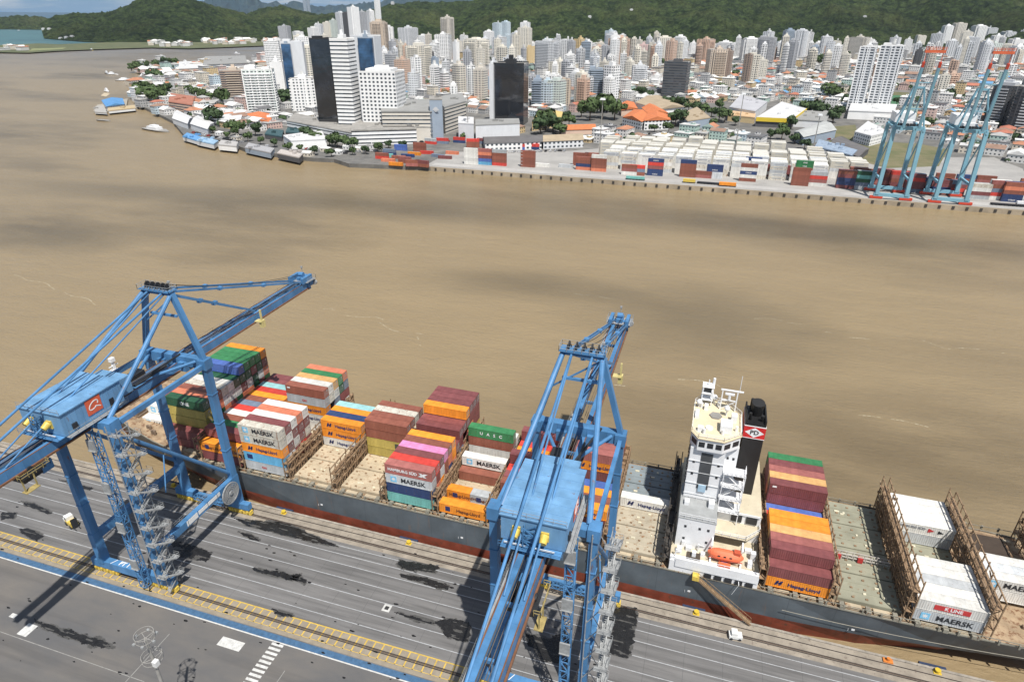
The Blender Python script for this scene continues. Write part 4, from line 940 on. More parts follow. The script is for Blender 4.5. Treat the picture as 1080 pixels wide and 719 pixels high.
BN = {0:'bay nearest the bow',1:'tall bay under left crane boom',2:'third bay from the bow',3:'fourth bay from the bow',4:'bay of the half-empty first cream hatch',5:'bay of the half-empty second cream hatch',6:'tall bay with pink top container',7:'bay left of central crane',8:'bay under central crane',9:'bay right of central crane house',10:'bay just left of bridge',11:'full bay just right of bridge',13:'white-container bay near stern',14:'last bay before the stern'}
TN = ['bottom','second','third','fourth','fifth','sixth']
for bay, rw in SH.items():
    for r_, tiers in rw.items():
        near = rw.get(r_-1, ''); 
        right = SH.get(bay+1, {}).get(r_, '') if bay not in (10,) else ''
        left = SH.get(bay-1, {}).get(r_, '') if bay != 11 else ''
        TH = 2.79
        for t, c in enumerate(tiers):
            vis = t == len(tiers)-1 or t >= len(near) or t >= len(right) or t >= len(left) or r_ == 12
            if not vis: continue
            y = SY0+r_*PITCHY; z = 8.97+t*TH; txt = TX.get((bay, r_, t))
            lab = '%s container, %s tier, %s row from quay, %s' % (CN[c], TN[t], ORD[r_], BN[bay])
            if (bay, r_) in ((7,2),(2,0)) and c == 'o':
                for q in (0, 1):
                    cc = 's' if (q and bay == 7) else 'o'
                    container(BX[bay]+q*6.12, y, z, cc, '%s half-length container, %s of a pair, %s row, %s' % (CN[cc], ['left','right'][q], ORD[r_], BN[bay]), 20, 'HapagD' if not q or bay == 7 else 'Hapag')
                continue
            if bay == 13 and False: pass
            container(BX[bay]+(.15 if bay < 11 else .1), y, z, c, lab, 40, txt)
# ------------------------------------------------------------------ far shore: land, hills
def ground_mat(name, a, c, sc_=.05, rough=.9):
    m, N, L, B = nodes(name); geo = N.new('ShaderNodeNewGeometry').outputs['Position']
    f = noi(N, L, geo, sc_, 6, .7); f2 = noi(N, L, geo, sc_*.2, 3)
    col = mixc(N, L, a, c, ramp(N, L, f, .35, .65)); col = mixc(N, L, col, tuple(v*.7 for v in a), math_(N, L, 'MULTIPLY', ramp(N, L, f2, .45, .7), .5))
    L.new(col, B.inputs['Base Color']); B.inputs['Roughness'].default_value = rough; return m
citym = ground_mat('city_street_ground', (.10,.10,.095), (.20,.19,.175), .06)
coast = [(2600,497),(-226,497)] + [tuple(at(*p)[:2]) for p in ((368,173),(352,168),(330,167),(300,164),(275,160),(258,157),(240,150),(222,146),(205,147),(196,145),(182,128),(160,117),(144,110),(140,98),(138,89),(150,81),(146,72),(165,70),(188,69),(215,68),(245,66),(275,63),(292,56),(300,48))]
top = [tuple(at(*p)[:2]) for p in ((300,30),(700,26),(1250,26))]
b = MB(); P = coast+[(x, y) for x, y in top]+[(3600, 2600)]
b.prism(P[::-1], -5, .4, bottom=False); tag(b.build('city_ground', citym), kind='structure')
# quay wall and paved container yard
b = MB(); b.box(-226, 1200, 496.2, 497.0, -5, .6)
for k in range(170): x = -222+k*8.2; b.box(x, x+1.6, 495.9, 496.3, -2.2, -.2, 1)
tag(b.build('far_quay_wall', [mat('far_quay_concrete', (.36,.30,.22), .9, .3, .1), mat('dark_fender', (.05,.045,.04), .8)]), kind='structure')
yard = [(-232,497),(1200,497),(1200,596),(250,596),(236,690),(150,660),(40,655),(-60,664),(-130,600),(-235,560)]
sheet('container_yard', yard[::1], .41+.0, ground_mat('yard_paving', (.27,.262,.25), (.36,.35,.33), .04))
sheet('yard_road', [(-228,503),(1200,503),(1200,512),(-228,512)], .42, mat('pale_yard_road', (.37,.36,.345), .9, .15, .05))
grass_m = ground_mat('grass_field', (.10,.11,.045), (.18,.155,.085), .05)
for i, poly in enumerate([[(874,150),(880,134),(902,132),(905,143),(930,150),(968,152),(1000,158),(990,176),(935,178),(905,170),(890,160)],[(928,110),(935,97),(958,98),(970,112),(950,116)],[(1000,118),(1028,114),(1035,124),(1010,128)]]):
    sheet('grass_field', [at(*p) for p in poly], .43, grass_m)
sheet('sports_pitch', [at(*p) for p in ((932,112),(936,101),(955,101),(960,113))], .44, mat('green_court', (.05,.15,.07), .8, .1, .2))
sheet('dark_paved_lot', [at(*p) for p in ((878,146),(888,144),(915,158),(908,166))], .45, mat('dark_lot', (.10,.095,.09), .9, .1, .3))
roadm = mat('city_road', (.13,.128,.125), .9, .15, .05)
def road(name, pts, w, z=.45, m=roadm):
    b = MB(); q = [at(*p) for p in pts]
    for a, c in zip(q, q[1:]):
        d = (c-a).normalized(); n = Vector((-d.y, d.x, 0))*w/2; b.quad([(a-n).to_tuple()[:2]+(z,), (c-n).to_tuple()[:2]+(z,), (c+n).to_tuple()[:2]+(z,), (a+n).to_tuple()[:2]+(z,)])
    tag(b.build(name, m), kind='structure')
road('waterfront_road', [(185,124),(205,140),(232,146),(262,152),(300,158),(345,160),(400,152),(500,146)], 14)
road('avenue', [(293,122),(300,108),(305,96),(308,85),(310,70)], 16, .46)
road('avenue', [(500,146),(620,140),(760,138),(835,140),(868,128),(990,120),(1079,118)], 14, .47)
road('rail_yard_road', [(820,150),(852,165),(905,196)], 14, .48)
road('avenue', [(1020,128),(1050,152),(1090,168)], 22, .49)

# forested hills: real relief, unevenly canopied
def forest(name, a, c, blue=0.):
    m, N, L, B = nodes(name); geo = N.new('ShaderNodeNewGeometry').outputs['Position']
    f = noi(N, L, geo, .03, 8, .75); f2 = noi(N, L, geo, .004, 4, .6); f3 = noi(N, L, geo, .1, 4, .7)
    col = mixc(N, L, a, c, ramp(N, L, f, .42, .60)); col = mixc(N, L, col, (.095,.108,.040), math_(N, L, 'MULTIPLY', ramp(N, L, f2, .5, .7), .55))
    col = mixc(N, L, col, tuple(v*.55 for v in a), ramp(N, L, f3, .45, .7))
    if blue: col = mixc(N, L, col, (.05,.11,.19), blue)  # distance haze mixed straight into the base colour
    L.new(col, B.inputs['Base Color']); B.inputs['Roughness'].default_value = .95; B.inputs['Specular IOR Level'].default_value = .1
    bn = N.new('ShaderNodeBump'); bn.inputs['Strength'].default_value = 1.0; bn.inputs['Distance'].default_value = 14
    L.new(f, bn.inputs['Height']); L.new(bn.outputs[0], B.inputs['Normal']); return m
fm = forest('forest_canopy', (.008,.018,.008), (.058,.086,.028))
def ridge(name, tab, ncol, nrow, m, amp=1.0, gul=26, label='hill'):
    """tab: pixel column, pixel row of crest, distance of foot, distance of crest; foot on the plain, back slope behind"""
    b = MB(); x0, x1 = tab[0][0], tab[-1][0]; V = []
    for i in range(ncol+1):
        px = x0+(x1-x0)*i/ncol; ys, Db, Dr = interp(tab, px)
        crest = polar(px, ys, Dr); base = polar(px, ys, Db); hc = max(2, crest.z); col = []
        for j in range(nrow+1):
            t = j/nrow*1.25
            D = Db+(Dr-Db)*t; k = D/Dr; x, y = crest.x*k, crest.y*k
            s = smooth(0, 1, t)*.55+min(t, 1)*.45 if t <= 1 else 1-smooth(1, 1.45, t)
            n1 = noise.fractal(Vector((x*.0016, y*.0016, 3.1)), 1.0, 2.0, 5); gy = noise.noise(Vector((x*.006, y*.003, 1.3)))
            w = math.sin(min(1, t)*math.pi)
            z = hc*s + w*(n1*gul*2+gy*gul) + smooth(0,.06,t)*(noise.noise(Vector((x*.02, y*.02, 7)))*11*amp + noise.noise(Vector((x*.06, y*.06, 2)))*8*amp)
            col.append((x, y, z-1.5 if j == 0 else max(.0, z)))
        V.append(col)
    n = len(b.v)
    for c_ in V: b.v += c_
    W_ = nrow+1
    for i in range(ncol):
        for j in range(nrow):
            b.f.append((n+i*W_+j, n+(i+1)*W_+j, n+(i+1)*W_+j+1, n+i*W_+j+1)); b.mi.append(0); b.uv.append([(0,0)]*4)
    o = b.build(name, m)
    return tag(o, kind='structure')
ridge('far_mountains', [(200,8,9000,12500),(215,2,9000,12500),(245,-5,9000,12500),(262,-3,9000,12500),(272,3,9000,12500),(300,6,9000,12500),(340,8,9000,12500),(375,6,9000,12500),(400,3,9000,12500),(420,-3,9000,12500),(470,-6,9000,12500),(520,-5,9000,12500),(560,-12,9000,12500),(700,-6,9000,12500),(1120,-25,9000,12500)], 200, 24, forest('hazed_far_forest', (.014,.026,.016), (.03,.05,.03), .35), 6, 60)
ridge('headland_hill', [(-60,24,5600,6200),(-10,22,5600,6200),(5,19,5600,6200),(18,17,5500,6200),(44,17.5,5400,6200),(54,21,5200,6000),(64,23,4900,5600)], 60, 18, fm, 1.5, 8)
ridge('bay_hill', [(42,26,3800,4500),(52,20,3650,4500),(65,16,3500,4500),(80,15,3350,4500),(112,14,3200,4400),(124,10,3150,4300),(135,6,3120,4200),(152,-1,3100,4100),(170,-6,3080,4100),(195,-6,3060,4100),(207,1,3060,4100),(222,6,3080,4200),(240,10,3100,4200),(262,16,3150,4200),(275,21,3200,4200),(290,27,3250,4200)], 300, 60, fm, 1.0, 12)
ridge('town_ridge', [(236,30,3450,4100),(262,15,3400,4600),(274,10,3350,4600),(290,7,3300,4600),(302,8,3250,4600),(318,12,3200,4600),(335,16,3150,4600),(350,15,3100,4600),(380,14,3050,4500),(398,10,3000,4500),(415,5,2950,4500),(440,3,2900,4500),(470,3,2850,4400),(500,1,2750,4300),(540,-8,2650,4200),(600,-14,2600,4100),(680,-18,2550,4100),(760,-16,2450,4100),(800,-10,2450,4200),(850,-10,2500,4400),(900,-12,2750,4600),(1000,-14,2800,4600),(1130,-18,2800,4700)], 460, 90, fm, 1.2, 30)
# low shores across the river mouth
sheet('river_mouth_shore', [at(*p) for p in ((-60,57),(0,55.5),(30,56),(60,54),(110,52),(160,50.5),(200,51.5),(240,50),(290,48),(300,44),(200,43),(110,45),(62,47),(40,46),(20,47),(-60,50))], .3, ground_mat('marsh_grass', (.07,.09,.04), (.13,.13,.06), .02))
sheet('sandy_field', [at(*p) for p in ((30,54),(66,52),(70,50.5),(34,51.6))], .34, mat('yellow_green_field', (.2,.22,.1), .9, .2, .02))

# ------------------------------------------------------------------ where things are, in words
LM = [('black glass tower',536,126),('white grid tower',400,131),('twin white slab towers',925,115),('yellow-edged market hall',820,125),('orange-roofed manor',680,130),('brown-roofed warehouse',695,112),('long white warehouse',560,150),('beige mall',445,130),('blue-roofed pier',120,110),('striped brown tower',250,106),('pale green tower',278,118),('dark banded tower',710,92),('reefer stacks',740,165),('far twin cranes',970,180),('yellow hall',578,130),('dark slab towers',1050,130),('tan twin tower',758,80),('tall cream tower',553,64),('pink striped towers',663,64),('river mouth',215,66),('grass field',940,160),('grey angled sheds',850,135),('green park trees',635,120),('salmon tower',738,62),('grey triple tower',835,64),('dark-topped office',505,75),('round-topped tower',400,60),('white cross-plan tower',322,115),('east-side tower cluster',1020,50),('hill foot chapel',950,30)]
LMP = [(n, at(x, y)) for n, x, y in LM]
def where(x, y):
    best = min(LMP, key=lambda l: (l[1].x-x)**2+(l[1].y-y)**2); d = Vector((x-best[1].x, y-best[1].y)); r_ = math.hypot(x, y); fwd = Vector((x, y))/r_; rt_ = Vector((fwd.y, -fwd.x))
    a, c = d.dot(fwd), d.dot(rt_); D = int(round(d.length/5)*5)
    if D < 8: return 'right beside '+best[0]
    w = ('behind' if a > 0 else 'in front of') if abs(a) > abs(c) else ('right of' if c > 0 else 'left of')
    return '%d metres %s %s' % (D, w, best[0])

# ------------------------------------------------------------------ towers
WALLS = {'white':(.82,.82,.81),'cream':(.74,.70,.61),'grey':(.45,.46,.48),'beige':(.64,.60,.53),'brown':(.34,.26,.21),'tan':(.56,.47,.38),'salmon':(.62,.45,.35),'pale green':(.60,.66,.62),'blue grey':(.30,.36,.43),'dark':(.09,.09,.095),'pink':(.62,.46,.44),'pale blue':(.56,.65,.70),'ochre':(.62,.48,.27),'black':(.02,.022,.025),'light grey':(.68,.695,.71)}
ROOFG = mat('roof_felt', (.28,.27,.25), .9, .25, .15); ROOFW = mat('roof_white', (.5,.49,.46), .8, .2, .2); TANK = mat('water_tank_white', (.6,.6,.58), .6)
def mirror_glass(wall):
    n_ = 'mirror_glass_'+wall.replace(' ','_')
    if n_ in _m: return _m[n_]
    m, N, L, B = nodes(n_); uv = N.new('ShaderNodeUVMap').outputs[0]; s = N.new('ShaderNodeSeparateXYZ'); L.new(uv, s.inputs[0])
    j = math_(N, L, 'LESS_THAN', math_(N, L, 'FRACT', math_(N, L, 'DIVIDE', s.outputs[1], 3.4)), .05)
    c_ = {'black':(.012,.014,.018),'blue grey':(.02,.05,.10)}.get(wall, (.03,.03,.03))
    tc = N.new('ShaderNodeTexCoord').outputs['Object']; f = noi(N, L, tc, .05, 3)
    L.new(mixc(N, L, mixc(N, L, c_, tuple(v*3 for v in c_), ramp(N, L, f, .45, .7)), (.03,.032,.035), math_(N, L, 'MULTIPLY', j, .7)), B.inputs['Base Color'])
    B.inputs['Roughness'].default_value = .06; B.inputs['Specular IOR Level'].default_value = 1.0
    bn = N.new('ShaderNodeBump'); bn.inputs['Strength'].default_value = .25; bn.inputs['Distance'].default_value = .4; L.new(noi(N, L, tc, .12, 3), bn.inputs['Height']); L.new(bn.outputs[0], B.inputs['Normal'])
    _m[n_] = m; return m
def FM(wall, style):
    if style == 'glass': return mirror_glass(wall)
    k = 'facade_%s_%s' % (wall.replace(' ','_'), style); g = (.035,.045,.055)
    P = {'grid':dict(bay=3.4,floor=3.1,fw=.42,fh=.42),'dense':dict(bay=2.4,floor=3.0,fw=.6,fh=.5),'band':dict(bay=4,floor=3.0,fh=.45,band=True),'col':dict(bay=5.0,floor=3.0,fw=.34,fh=.6),'wide':dict(bay=4.6,floor=3.1,fw=.62,fh=.46),'glass':dict(bay=1.6,floor=3.2,fw=.93,fh=.9),'bigband':dict(bay=4,floor=3.6,fh=.36,band=True),'blank':dict(bay=40,floor=60,fw=.02,fh=.02),'sq':dict(bay=4.2,floor=3.6,fw=.5,fh=.5),'loggia':dict(bay=5.6,floor=3.1,fw=.66,fh=.56)}[style]
    if style == 'glass': g = {'black':(.012,.014,.017),'blue grey':(.03,.07,.12),'dark':(.03,.03,.032),'pale blue':(.08,.15,.2)}.get(wall, (.03,.04,.05))
    return facade(k, WALLS[wall], glass=g, **P)
TW_N = [0]
def tower(px, yb, yt, wpx, dep=1.0, wall='white', style='grid', rot=None, top=None, label=None, trim=None, fins=0, slabs=0, side=None, group=None, name='apartment_tower', p=None, h=None, w=None):
    """px, yb: foot of the near face; yt: roof row; wpx: width across in the photo"""
    if p is None:
        p = at(px, yb); dist = (p-Vector((0,0,CAMZ))).length; w = wpx*dist/F; h = height(px, yt, p)
    h = max(8, h); d = w*dep; az = math.atan2(-p.x, p.y); rz = az*.8 if rot is None else R(rot)
    c = Vector((-math.sin(rz), math.cos(rz), 0)); loc = Vector((p.x, p.y, 0)) + c*(d/2)
    r = empty(name, (loc.x, loc.y, .4), rz, label or '%s %d-storey tower, %s windows, %s' % (wall, round(h/3), {'grid':'small grid','dense':'close-set','band':'ribbon','col':'stacked','wide':'wide','glass':'sheer glass','bigband':'banded','blank':'few','sq':'square','loggia':'deep'}[style], where(p.x, p.y)), 'tower', group or 'towers of the city')
    f = FM(wall, style); hw, hd = w/2, d/2
    b = MB(); 
    cut = min(w, d)*.16
    if side == 'plain': b.prism([(-hw,-hd),(hw,-hd),(hw,hd),(-hw,hd)], 0, h, 0, 1)
    else: b.prism([(-hw+cut,-hd),(hw-cut,-hd),(hw-cut,-hd+cut*.6),(hw,-hd+cut*.6),(hw,hd-cut*.6),(hw-cut,hd-cut*.6),(hw-cut,hd),(-hw+cut,hd),(-hw+cut,hd-cut*.6),(-hw,hd-cut*.6),(-hw,-hd+cut*.6),(-hw+cut,-hd+cut*.6)], 0, h, 0, 1)
    b.build('facade', [f, ROOFG], r)
    rnd = random.Random(int(px*7+yb*13+yt)); 
    b = MB(); q_ = rnd.random(); hh = rnd.uniform(2.4, 4.2)
    if q_ < .3: b.box(-hw*.7, hw*.7, -hd*.7, hd*.7, h, h+3.0); b.box(-hw*.3, hw*.35, -hd*.3, hd*.3, h+3.0, h+3.0+hh)
    elif q_ < .55: b.box(-hw*.85, -hw*.15, -hd*.5, hd*.6, h, h+hh); b.box(hw*.3, hw*.8, -hd*.6, hd*.1, h, h+hh*.6)
    elif q_ < .8: b.box(-hw*.35, hw*.35, -hd*.4, hd*.45, h, h+hh+1)
    else: b.box(-hw*.3, hw*.3, -hd*.3, hd*.5, h, h+hh); b.box(-hw*.12, hw*.14, -hd*.1, hd*.2, h+hh, h+hh*2)
    for k in ((-hw,hw,-hd-.1,-hd+.3),(-hw,hw,hd-.3,hd+.1)) if side == 'plain' else ((-hw+cut,hw-cut,-hd-.06,-hd+.3),(-hw+cut,hw-cut,hd-.3,hd+.06)): b.box(k[0],k[1],k[2],k[3],h,h+1.1)
    pm = mat('wall_'+(trim or wall).replace(' ','_'), WALLS.get(trim or wall, (.5,.5,.5)), .75, .08, .1)
    b.build('rooftop_housing', pm, r)
    if top == 'tank':
        b = MB(); b.tube((0,0,h+2.5),(0,0,h+8.2),2.1,12); b.build('water_tank', TANK, r)
    if fins:
        b = MB()
        for k in range(fins+1): x = -hw+cut*(side != 'plain')+(2*(hw-cut*(side != 'plain')))*k/fins; b.box(x-.5, x+.5, -hd-.9, -hd+.05, .5, h+.6)
        b.build('facade_fins', mat('trim_'+(trim or wall).replace(' ','_'), WALLS.get(trim or wall), .7, .06, .1), r)
    if slabs:
        b = MB(); n = int(h/3.0); ww = (hw-cut)*slabs if side != 'plain' else hw*slabs
        for k in range(1, n): b.box(-ww, ww, -hd-1.5, -hd, k*3.0, k*3.0+1.05); b.box(hw, hw+1.3, -hd*.5, hd*.5, k*3.0, k*3.0+1.0)
        b.build('balconies', pm, r)
    TW_N[0] += 1; OCC.append((loc.x, loc.y, max(w, d)*.6)); return r
OCC = []
# ------------------------------------------------------------------ individually placed buildings
GL = 'glass'
T = tower
T(250,107,75,22,1.0,'brown','band',trim='tan',slabs=.8,label='brown tower striped with white balcony bands near the waterfront, far left of skyline')
T(278,120,74,26,.8,'pale green','wide',trim='white',fins=4,slabs=.9,side='plain',label='pale green and white tower with two balcony columns, by the waterfront at left')
T(295,97,66,11,1.2,'white','blank',label='narrow blank white slab tower behind the pale green tower')
T(291,82,44,13,1.0,'white','dense',label='white tower with grey window strips beside the river bend')
T(315,103,45,19,.9,'light grey','blank',top='flat',side='plain',label='grey slab tower with a blue glass strip and dark crown, left of skyline')
T(309,104,47,8,1.0,'blue grey',GL,side='plain',top='flat',label='narrow blue glass strip tower joined to the grey slab tower')
T(322,118,84,24,.9,'white','sq',trim='white',top='tank',fins=3,label='white tower with square windows and dark recessed strips, left of the black glass slab')
T(333,100,50,16,1.0,'cream','wide',trim='cream',label='cream stepped tower behind the white square-window tower')
T(329,97,66,14,1.0,'light grey','dense')
T(323,80,40,13,1.0,'white','grid',top='tank')
T(350,142,42,23,.5,'black',GL,side='plain',top='flat',rot=8,label='tall black glass slab with white banded flank, tallest on the waterfront')
T(367.5,145,42,17,1.1,'white','bigband',side='plain',top='flat',rot=8,label='white tower flank ringed with horizontal dark bands beside the black glass slab')
T(390,128,39,23,.8,'light grey','blank',side='plain',rot=8,top='flat',label='pale grey slab tower with tall navy glass window behind the white grid tower')
T(392.5,128.7,41,14,.25,'blue grey',GL,side='plain',rot=8,top='flat',label='navy glass front set on the pale grey slab tower')
T(403,145,77,36,.8,'white','sq',side='plain',rot=8,top='flat',label='white office tower with a grid of small square windows on the waterfront')
# podium
def block(name, quad, h, wall, style, label, cat='building', roof=None, z0=.4, roofmat=None, ridge_=None, canopy=None):
    P = [at(*p) for p in quad]; cx = sum((p.x for p in P))/len(P); cy = sum((p.y for p in P))/len(P)
    r = empty(name, (cx, cy, z0), 0, label, cat); b = MB(); Q = [(p.x-cx, p.y-cy) for p in P]
    a = sum(Q[i][0]*Q[(i+1)%len(Q)][1]-Q[(i+1)%len(Q)][0]*Q[i][1] for i in range(len(Q)))
    if a < 0: Q = Q[::-1]
    b.prism(Q, 0, h, 0, 1); b.build('wall', [FM(wall, style) if style else mat('wall_'+wall.replace(' ','_'), WALLS[wall], .75, .1, .1), ROOFG], r)
    rm = roofmat or ROOFG
    if ridge_ and len(Q) == 4:
        # gabled roof along the longer pair of sides
        b = MB(); L1 = math.hypot(Q[1][0]-Q[0][0], Q[1][1]-Q[0][1]); L2 = math.hypot(Q[2][0]-Q[1][0], Q[2][1]-Q[1][1])
        if L1 < L2: Q = Q[1:]+Q[:1]
        ex = 1.03; Q2 = [(x*ex, y*ex) for x, y in Q]
        A_, B_ = ((Q2[0][0]+Q2[3][0])/2, (Q2[0][1]+Q2[3][1])/2), ((Q2[1][0]+Q2[2][0])/2, (Q2[1][1]+Q2[2][1])/2)
        e = [(x, y, h) for x, y in Q2]; A3, B3 = (*A_, h+ridge_), (*B_, h+ridge_)
        b.quad([e[0], e[1], B3, A3]); b.quad([e[2], e[3], A3, B3]); b.quad([e[1], e[2], B3]); b.quad([e[3], e[0], A3])
        b.quad([(x,y,h-.3) for x,y in Q2][::-1])
        b.build('roof', rm, r)
    else:
        b = MB(); Q2 = [(x*1.01, y*1.01) for x, y in Q]; b.prism(Q2, h+.02, h+.9, 0); Q3 = [(x*.93, y*.93) for x, y in Q]; b.prism(Q3, h+.9, h+1.1, 0)
        rn = random.Random(int(cx)); 
        for k in range(4): x, y = Q3[0][0]*rn.uniform(-.6,.6), Q3[1][1]*rn.uniform(-.6,.6); b.box(x, x+3, y, y+2.5, h+1.1, h+2.8)
        b.build('roof', rm, r)
    OCC.append((cx, cy, max(max(abs(x), abs(y)) for x, y in Q)*.9)); return r
ORR = mat('orange_tile_roof', (.55,.17,.06), .8, .2, .3); YR = mat('yellow_sheet_roof', (.68,.50,.04), .5, .08, .2); WR = mat('white_sheet_roof', (.58,.58,.58), .6, .1, .1)
GRR = mat('grey_sheet_roof', (.27,.27,.26), .8, .12, .08); BRR = mat('brown_fibre_roof', (.36,.29,.2), .9, .15, .1); DRR = mat('dark_fibre_roof', (.12,.115,.115), .9, .15, .1); BLR = mat('blue_sheet_roof', (.09,.26,.52), .5, .12, .15)
block('office_podium', [(372,154),(440,152),(440,141),(374,143)], 13, 'white', 'bigband', 'front wing of white banded podium under the waterfront towers')
block('office_podium', [(304,140),(372,154),(376,146),(313,131)], 11, 'white', 'bigband', 'long left wing of white banded podium under the waterfront towers')
block('shopping_mall', [(405,149),(457,149),(455,133),(403,134)], 27, 'beige', 'bigband', 'large beige mall with blank base and grey roof, left half beside blue sign tower', roofmat=GRR)
block('shopping_mall', [(470,142),(492,134),(488,123),(458,129)], 26, 'beige', 'bigband', 'right half of beige mall with open parking decks and sloped grey roof', roofmat=GRR, ridge_=None)
block('mall_base', [(403.5,150),(454.5,150),(454.5,148),(403.5,148)], 13, 'beige', None, 'blank beige lower front of the mall facing the yard')
o = block('sign_tower', [(455,149),(468,149),(468,144),(455,144)], 38, 'blue grey', None, 'slim blue-grey sign tower with pale emblem at the beige mall corner', 'tower')
P_ = at(461.5,149); b = MB(); b.tube((P_.x,P_.y-.75,30),(P_.x,P_.y-.9,30),2.3,20); b.box(P_.x-3.2,P_.x+3.2,P_.y-1.0,P_.y-.9,29.2,30.4); s = b.build('emblem', WR, o); s.location = -Vector(o.location)
block('grey_warehouse', [(484,150),(500,151),(500,143),(484,142)], 17, 'light grey', 'blank', 'grey box warehouse with white corner pier right of the beige mall', roofmat=WR)
block('grey_warehouse', [(502,150),(548,148),(547,142),(502,143)], 15, 'light grey', 'blank', 'wide plain grey warehouse at the foot of the black glass tower', roofmat=GRR)
block('long_warehouse', [(512,160),(571,158),(572,151),(510,153)], 7, 'white', 'sq', 'long white warehouse with dark grey roof behind the yard, left section', roofmat=DRR, ridge_=3)
block('long_warehouse', [(573,158),(615,156),(612,149),(573,151)], 7, 'light grey', 'sq', 'right section of the long warehouse with pale brown roof', roofmat=BRR, ridge_=3)
T(536,132,68,31,.7,'black',GL,side='plain',top='flat',label='black mirror-glass office tower standing alone at the centre',rot=4)
T(518.5,132,69,4,5,'light grey','blank',side='plain',top='flat',rot=4,label='thin pale grey lift slab on the left edge of the black glass tower')
block('yellow_hall', [(561,139),(591,134),(593,127),(566,129)], 9, 'ochre', 'sq', 'yellow hall building with tiled roof right of the black glass tower', roofmat=mat('yellow_ochre_roof',(.55,.42,.16),.8,.2,.2), ridge_=4)
block('manor', [(656,133),(676,138),(686,133),(668,124)], 9, 'white', 'sq', 'orange-roofed white manor, front left wing behind the reefer stacks', roofmat=ORR, ridge_=4)
block('manor', [(679,138),(706,137),(704,131),(678,131)], 10, 'white', 'sq', 'orange-roofed white manor, front right wing with gabled front', roofmat=ORR, ridge_=4)
block('manor', [(684,130),(704,128),(692,120),(676,122)], 9, 'light grey', 'sq', 'orange-roofed manor rear wing with grey wall', roofmat=ORR, ridge_=4)
block('tiled_house', [(655,123),(672,121),(668,114),(653,116)], 7, 'salmon', None, 'salmon house with faded orange roof behind the manor', roofmat=ORR, ridge_=3)
block('tiled_row', [(592,143),(628,142),(626,137),(594,138)], 5, 'salmon', None, 'row of small orange pyramid roofs below the park trees', roofmat=ORR, ridge_=3)
block('warehouse', [(670,116),(694,124),(721,121),(694,108)], 9, 'white', None, 'broad brown-roofed warehouse with white gable right of the manor', roofmat=BRR, ridge_=4)
block('open_shed', [(716,130),(724,138),(748,134),(734,122)], 9, 'blue grey', None, 'open-sided shed with flat grey roof and dark interior right of the manor', roofmat=BRR)
block('market_hall', [(796,134),(834,136),(849,124),(823,116)], 9, 'dark', None, 'white-roofed market hall edged with a yellow band', roofmat=WR)
b = MB(); Q = [at(796,134), at(834,136), at(849,124)]
o = empty('yellow_fascia', (Q[0].x, Q[0].y, 8), 0); bpy.data.objects.remove(o)
hall = [x for x in C.objects if x.get('label','').startswith('white-roofed market hall')][0]
for a_, c_ in zip(Q, Q[1:]): b.beam((a_.x,a_.y-.9,8.6), (c_.x,c_.y-.9,8.6), .6, 4.4)
f_ = b.build('yellow_fascia', YR, hall); f_.location = -Vector(hall.location)
block('sawtooth_hall', [(768,122),(795,127),(808,116),(780,108)], 9, 'light grey', None, 'pale grey roofed factory hall left of the market hall', roofmat=mat('pale_lilac_roof',(.42,.42,.44),.7,.12,.06))
block('yellow_shop', [(767,128),(795,131),(796,126),(768,123)], 6, 'ochre', None, 'low yellow-fronted shop row left of the market hall', roofmat=mat('peach_roof',(.55,.38,.22),.8))
block('grey_shed', [(833,134),(870,136),(873,126),(838,123)], 7, 'light grey', None, 'grey flat shed right of the yellow-edged market hall', roofmat=GRR)
block('blue_shed', [(836,148),(846,154),(880,146),(868,136)], 8, 'blue grey', None, 'pale roofed shed with blue gable beside the rail yard', roofmat=mat('pale_grey_roof',(.40,.41,.40),.8,.15,.1), ridge_=2.5)
block('dark_shed', [(872,160),(904,172),(915,163),(884,150)], 5, 'dark', None, 'long dark-roofed shed between container offices and grass field', roofmat=DRR, ridge_=2)
block('container_office', [(858,163),(896,173),(902,167),(862,155)], 6, 'blue grey', 'sq', 'blue and white site office building beside the reefer yard', roofmat=mat('blue_white_roof',(.26,.33,.42),.7,.35,.3))
block('white_villa', [(899,150),(916,155),(934,150),(913,138)], 9, 'white', 'grid', 'low white club building on the grass field edge', roofmat=WR)
block('covered_walk', [(858,164),(884,183),(887,179),(861,160)], 4, 'grey', None, 'narrow shed with long grey roof running to the far quay', roofmat=GRR)
# tower lots right
T(900,118,50,12,1.2,'light grey','loggia',side='plain',fins=2,trim='white',label='left slab of the tall twin white towers with dark balcony strips',rot=-16)
T(924,118,49,17,.9,'light grey','loggia',side='plain',fins=2,trim='white',label='right slab of the tall twin white towers with balcony grid',rot=-16,top='tank')
block('tower_podium', [(893,126),(940,128),(944,119),(896,117)], 9, 'white', None, 'low white podium at the foot of the twin white slab towers', roofmat=WR)
T(1046,134,90,16,1.2,'dark','wide',slabs=.6,trim='grey',rot=-30,label='left of two dark slab towers with pale fins at right edge')
T(1075,140,92,22,1.0,'dark','wide',slabs=.6,trim='light grey',rot=-30,label='right of two dark slab towers with stepped balconies at right edge')
T(709,104,66,22,.8,'dark','bigband',trim='dark',side='plain',top='flat',label='dark tower with bright horizontal bands standing on a white lattice base',rot=-6)
b = MB(); p_ = at(709,104); lt = [x for x in C.objects if x.get('label','').startswith('dark tower with bright')][0]
for k in range(5): x = -10+k*5; b.beam((x,-12.5,0),(x+5,-12.5,11),.7); b.beam((x+5,-12.5,0),(x,-12.5,11),.7)
b.build('lattice_screen', WR, lt)
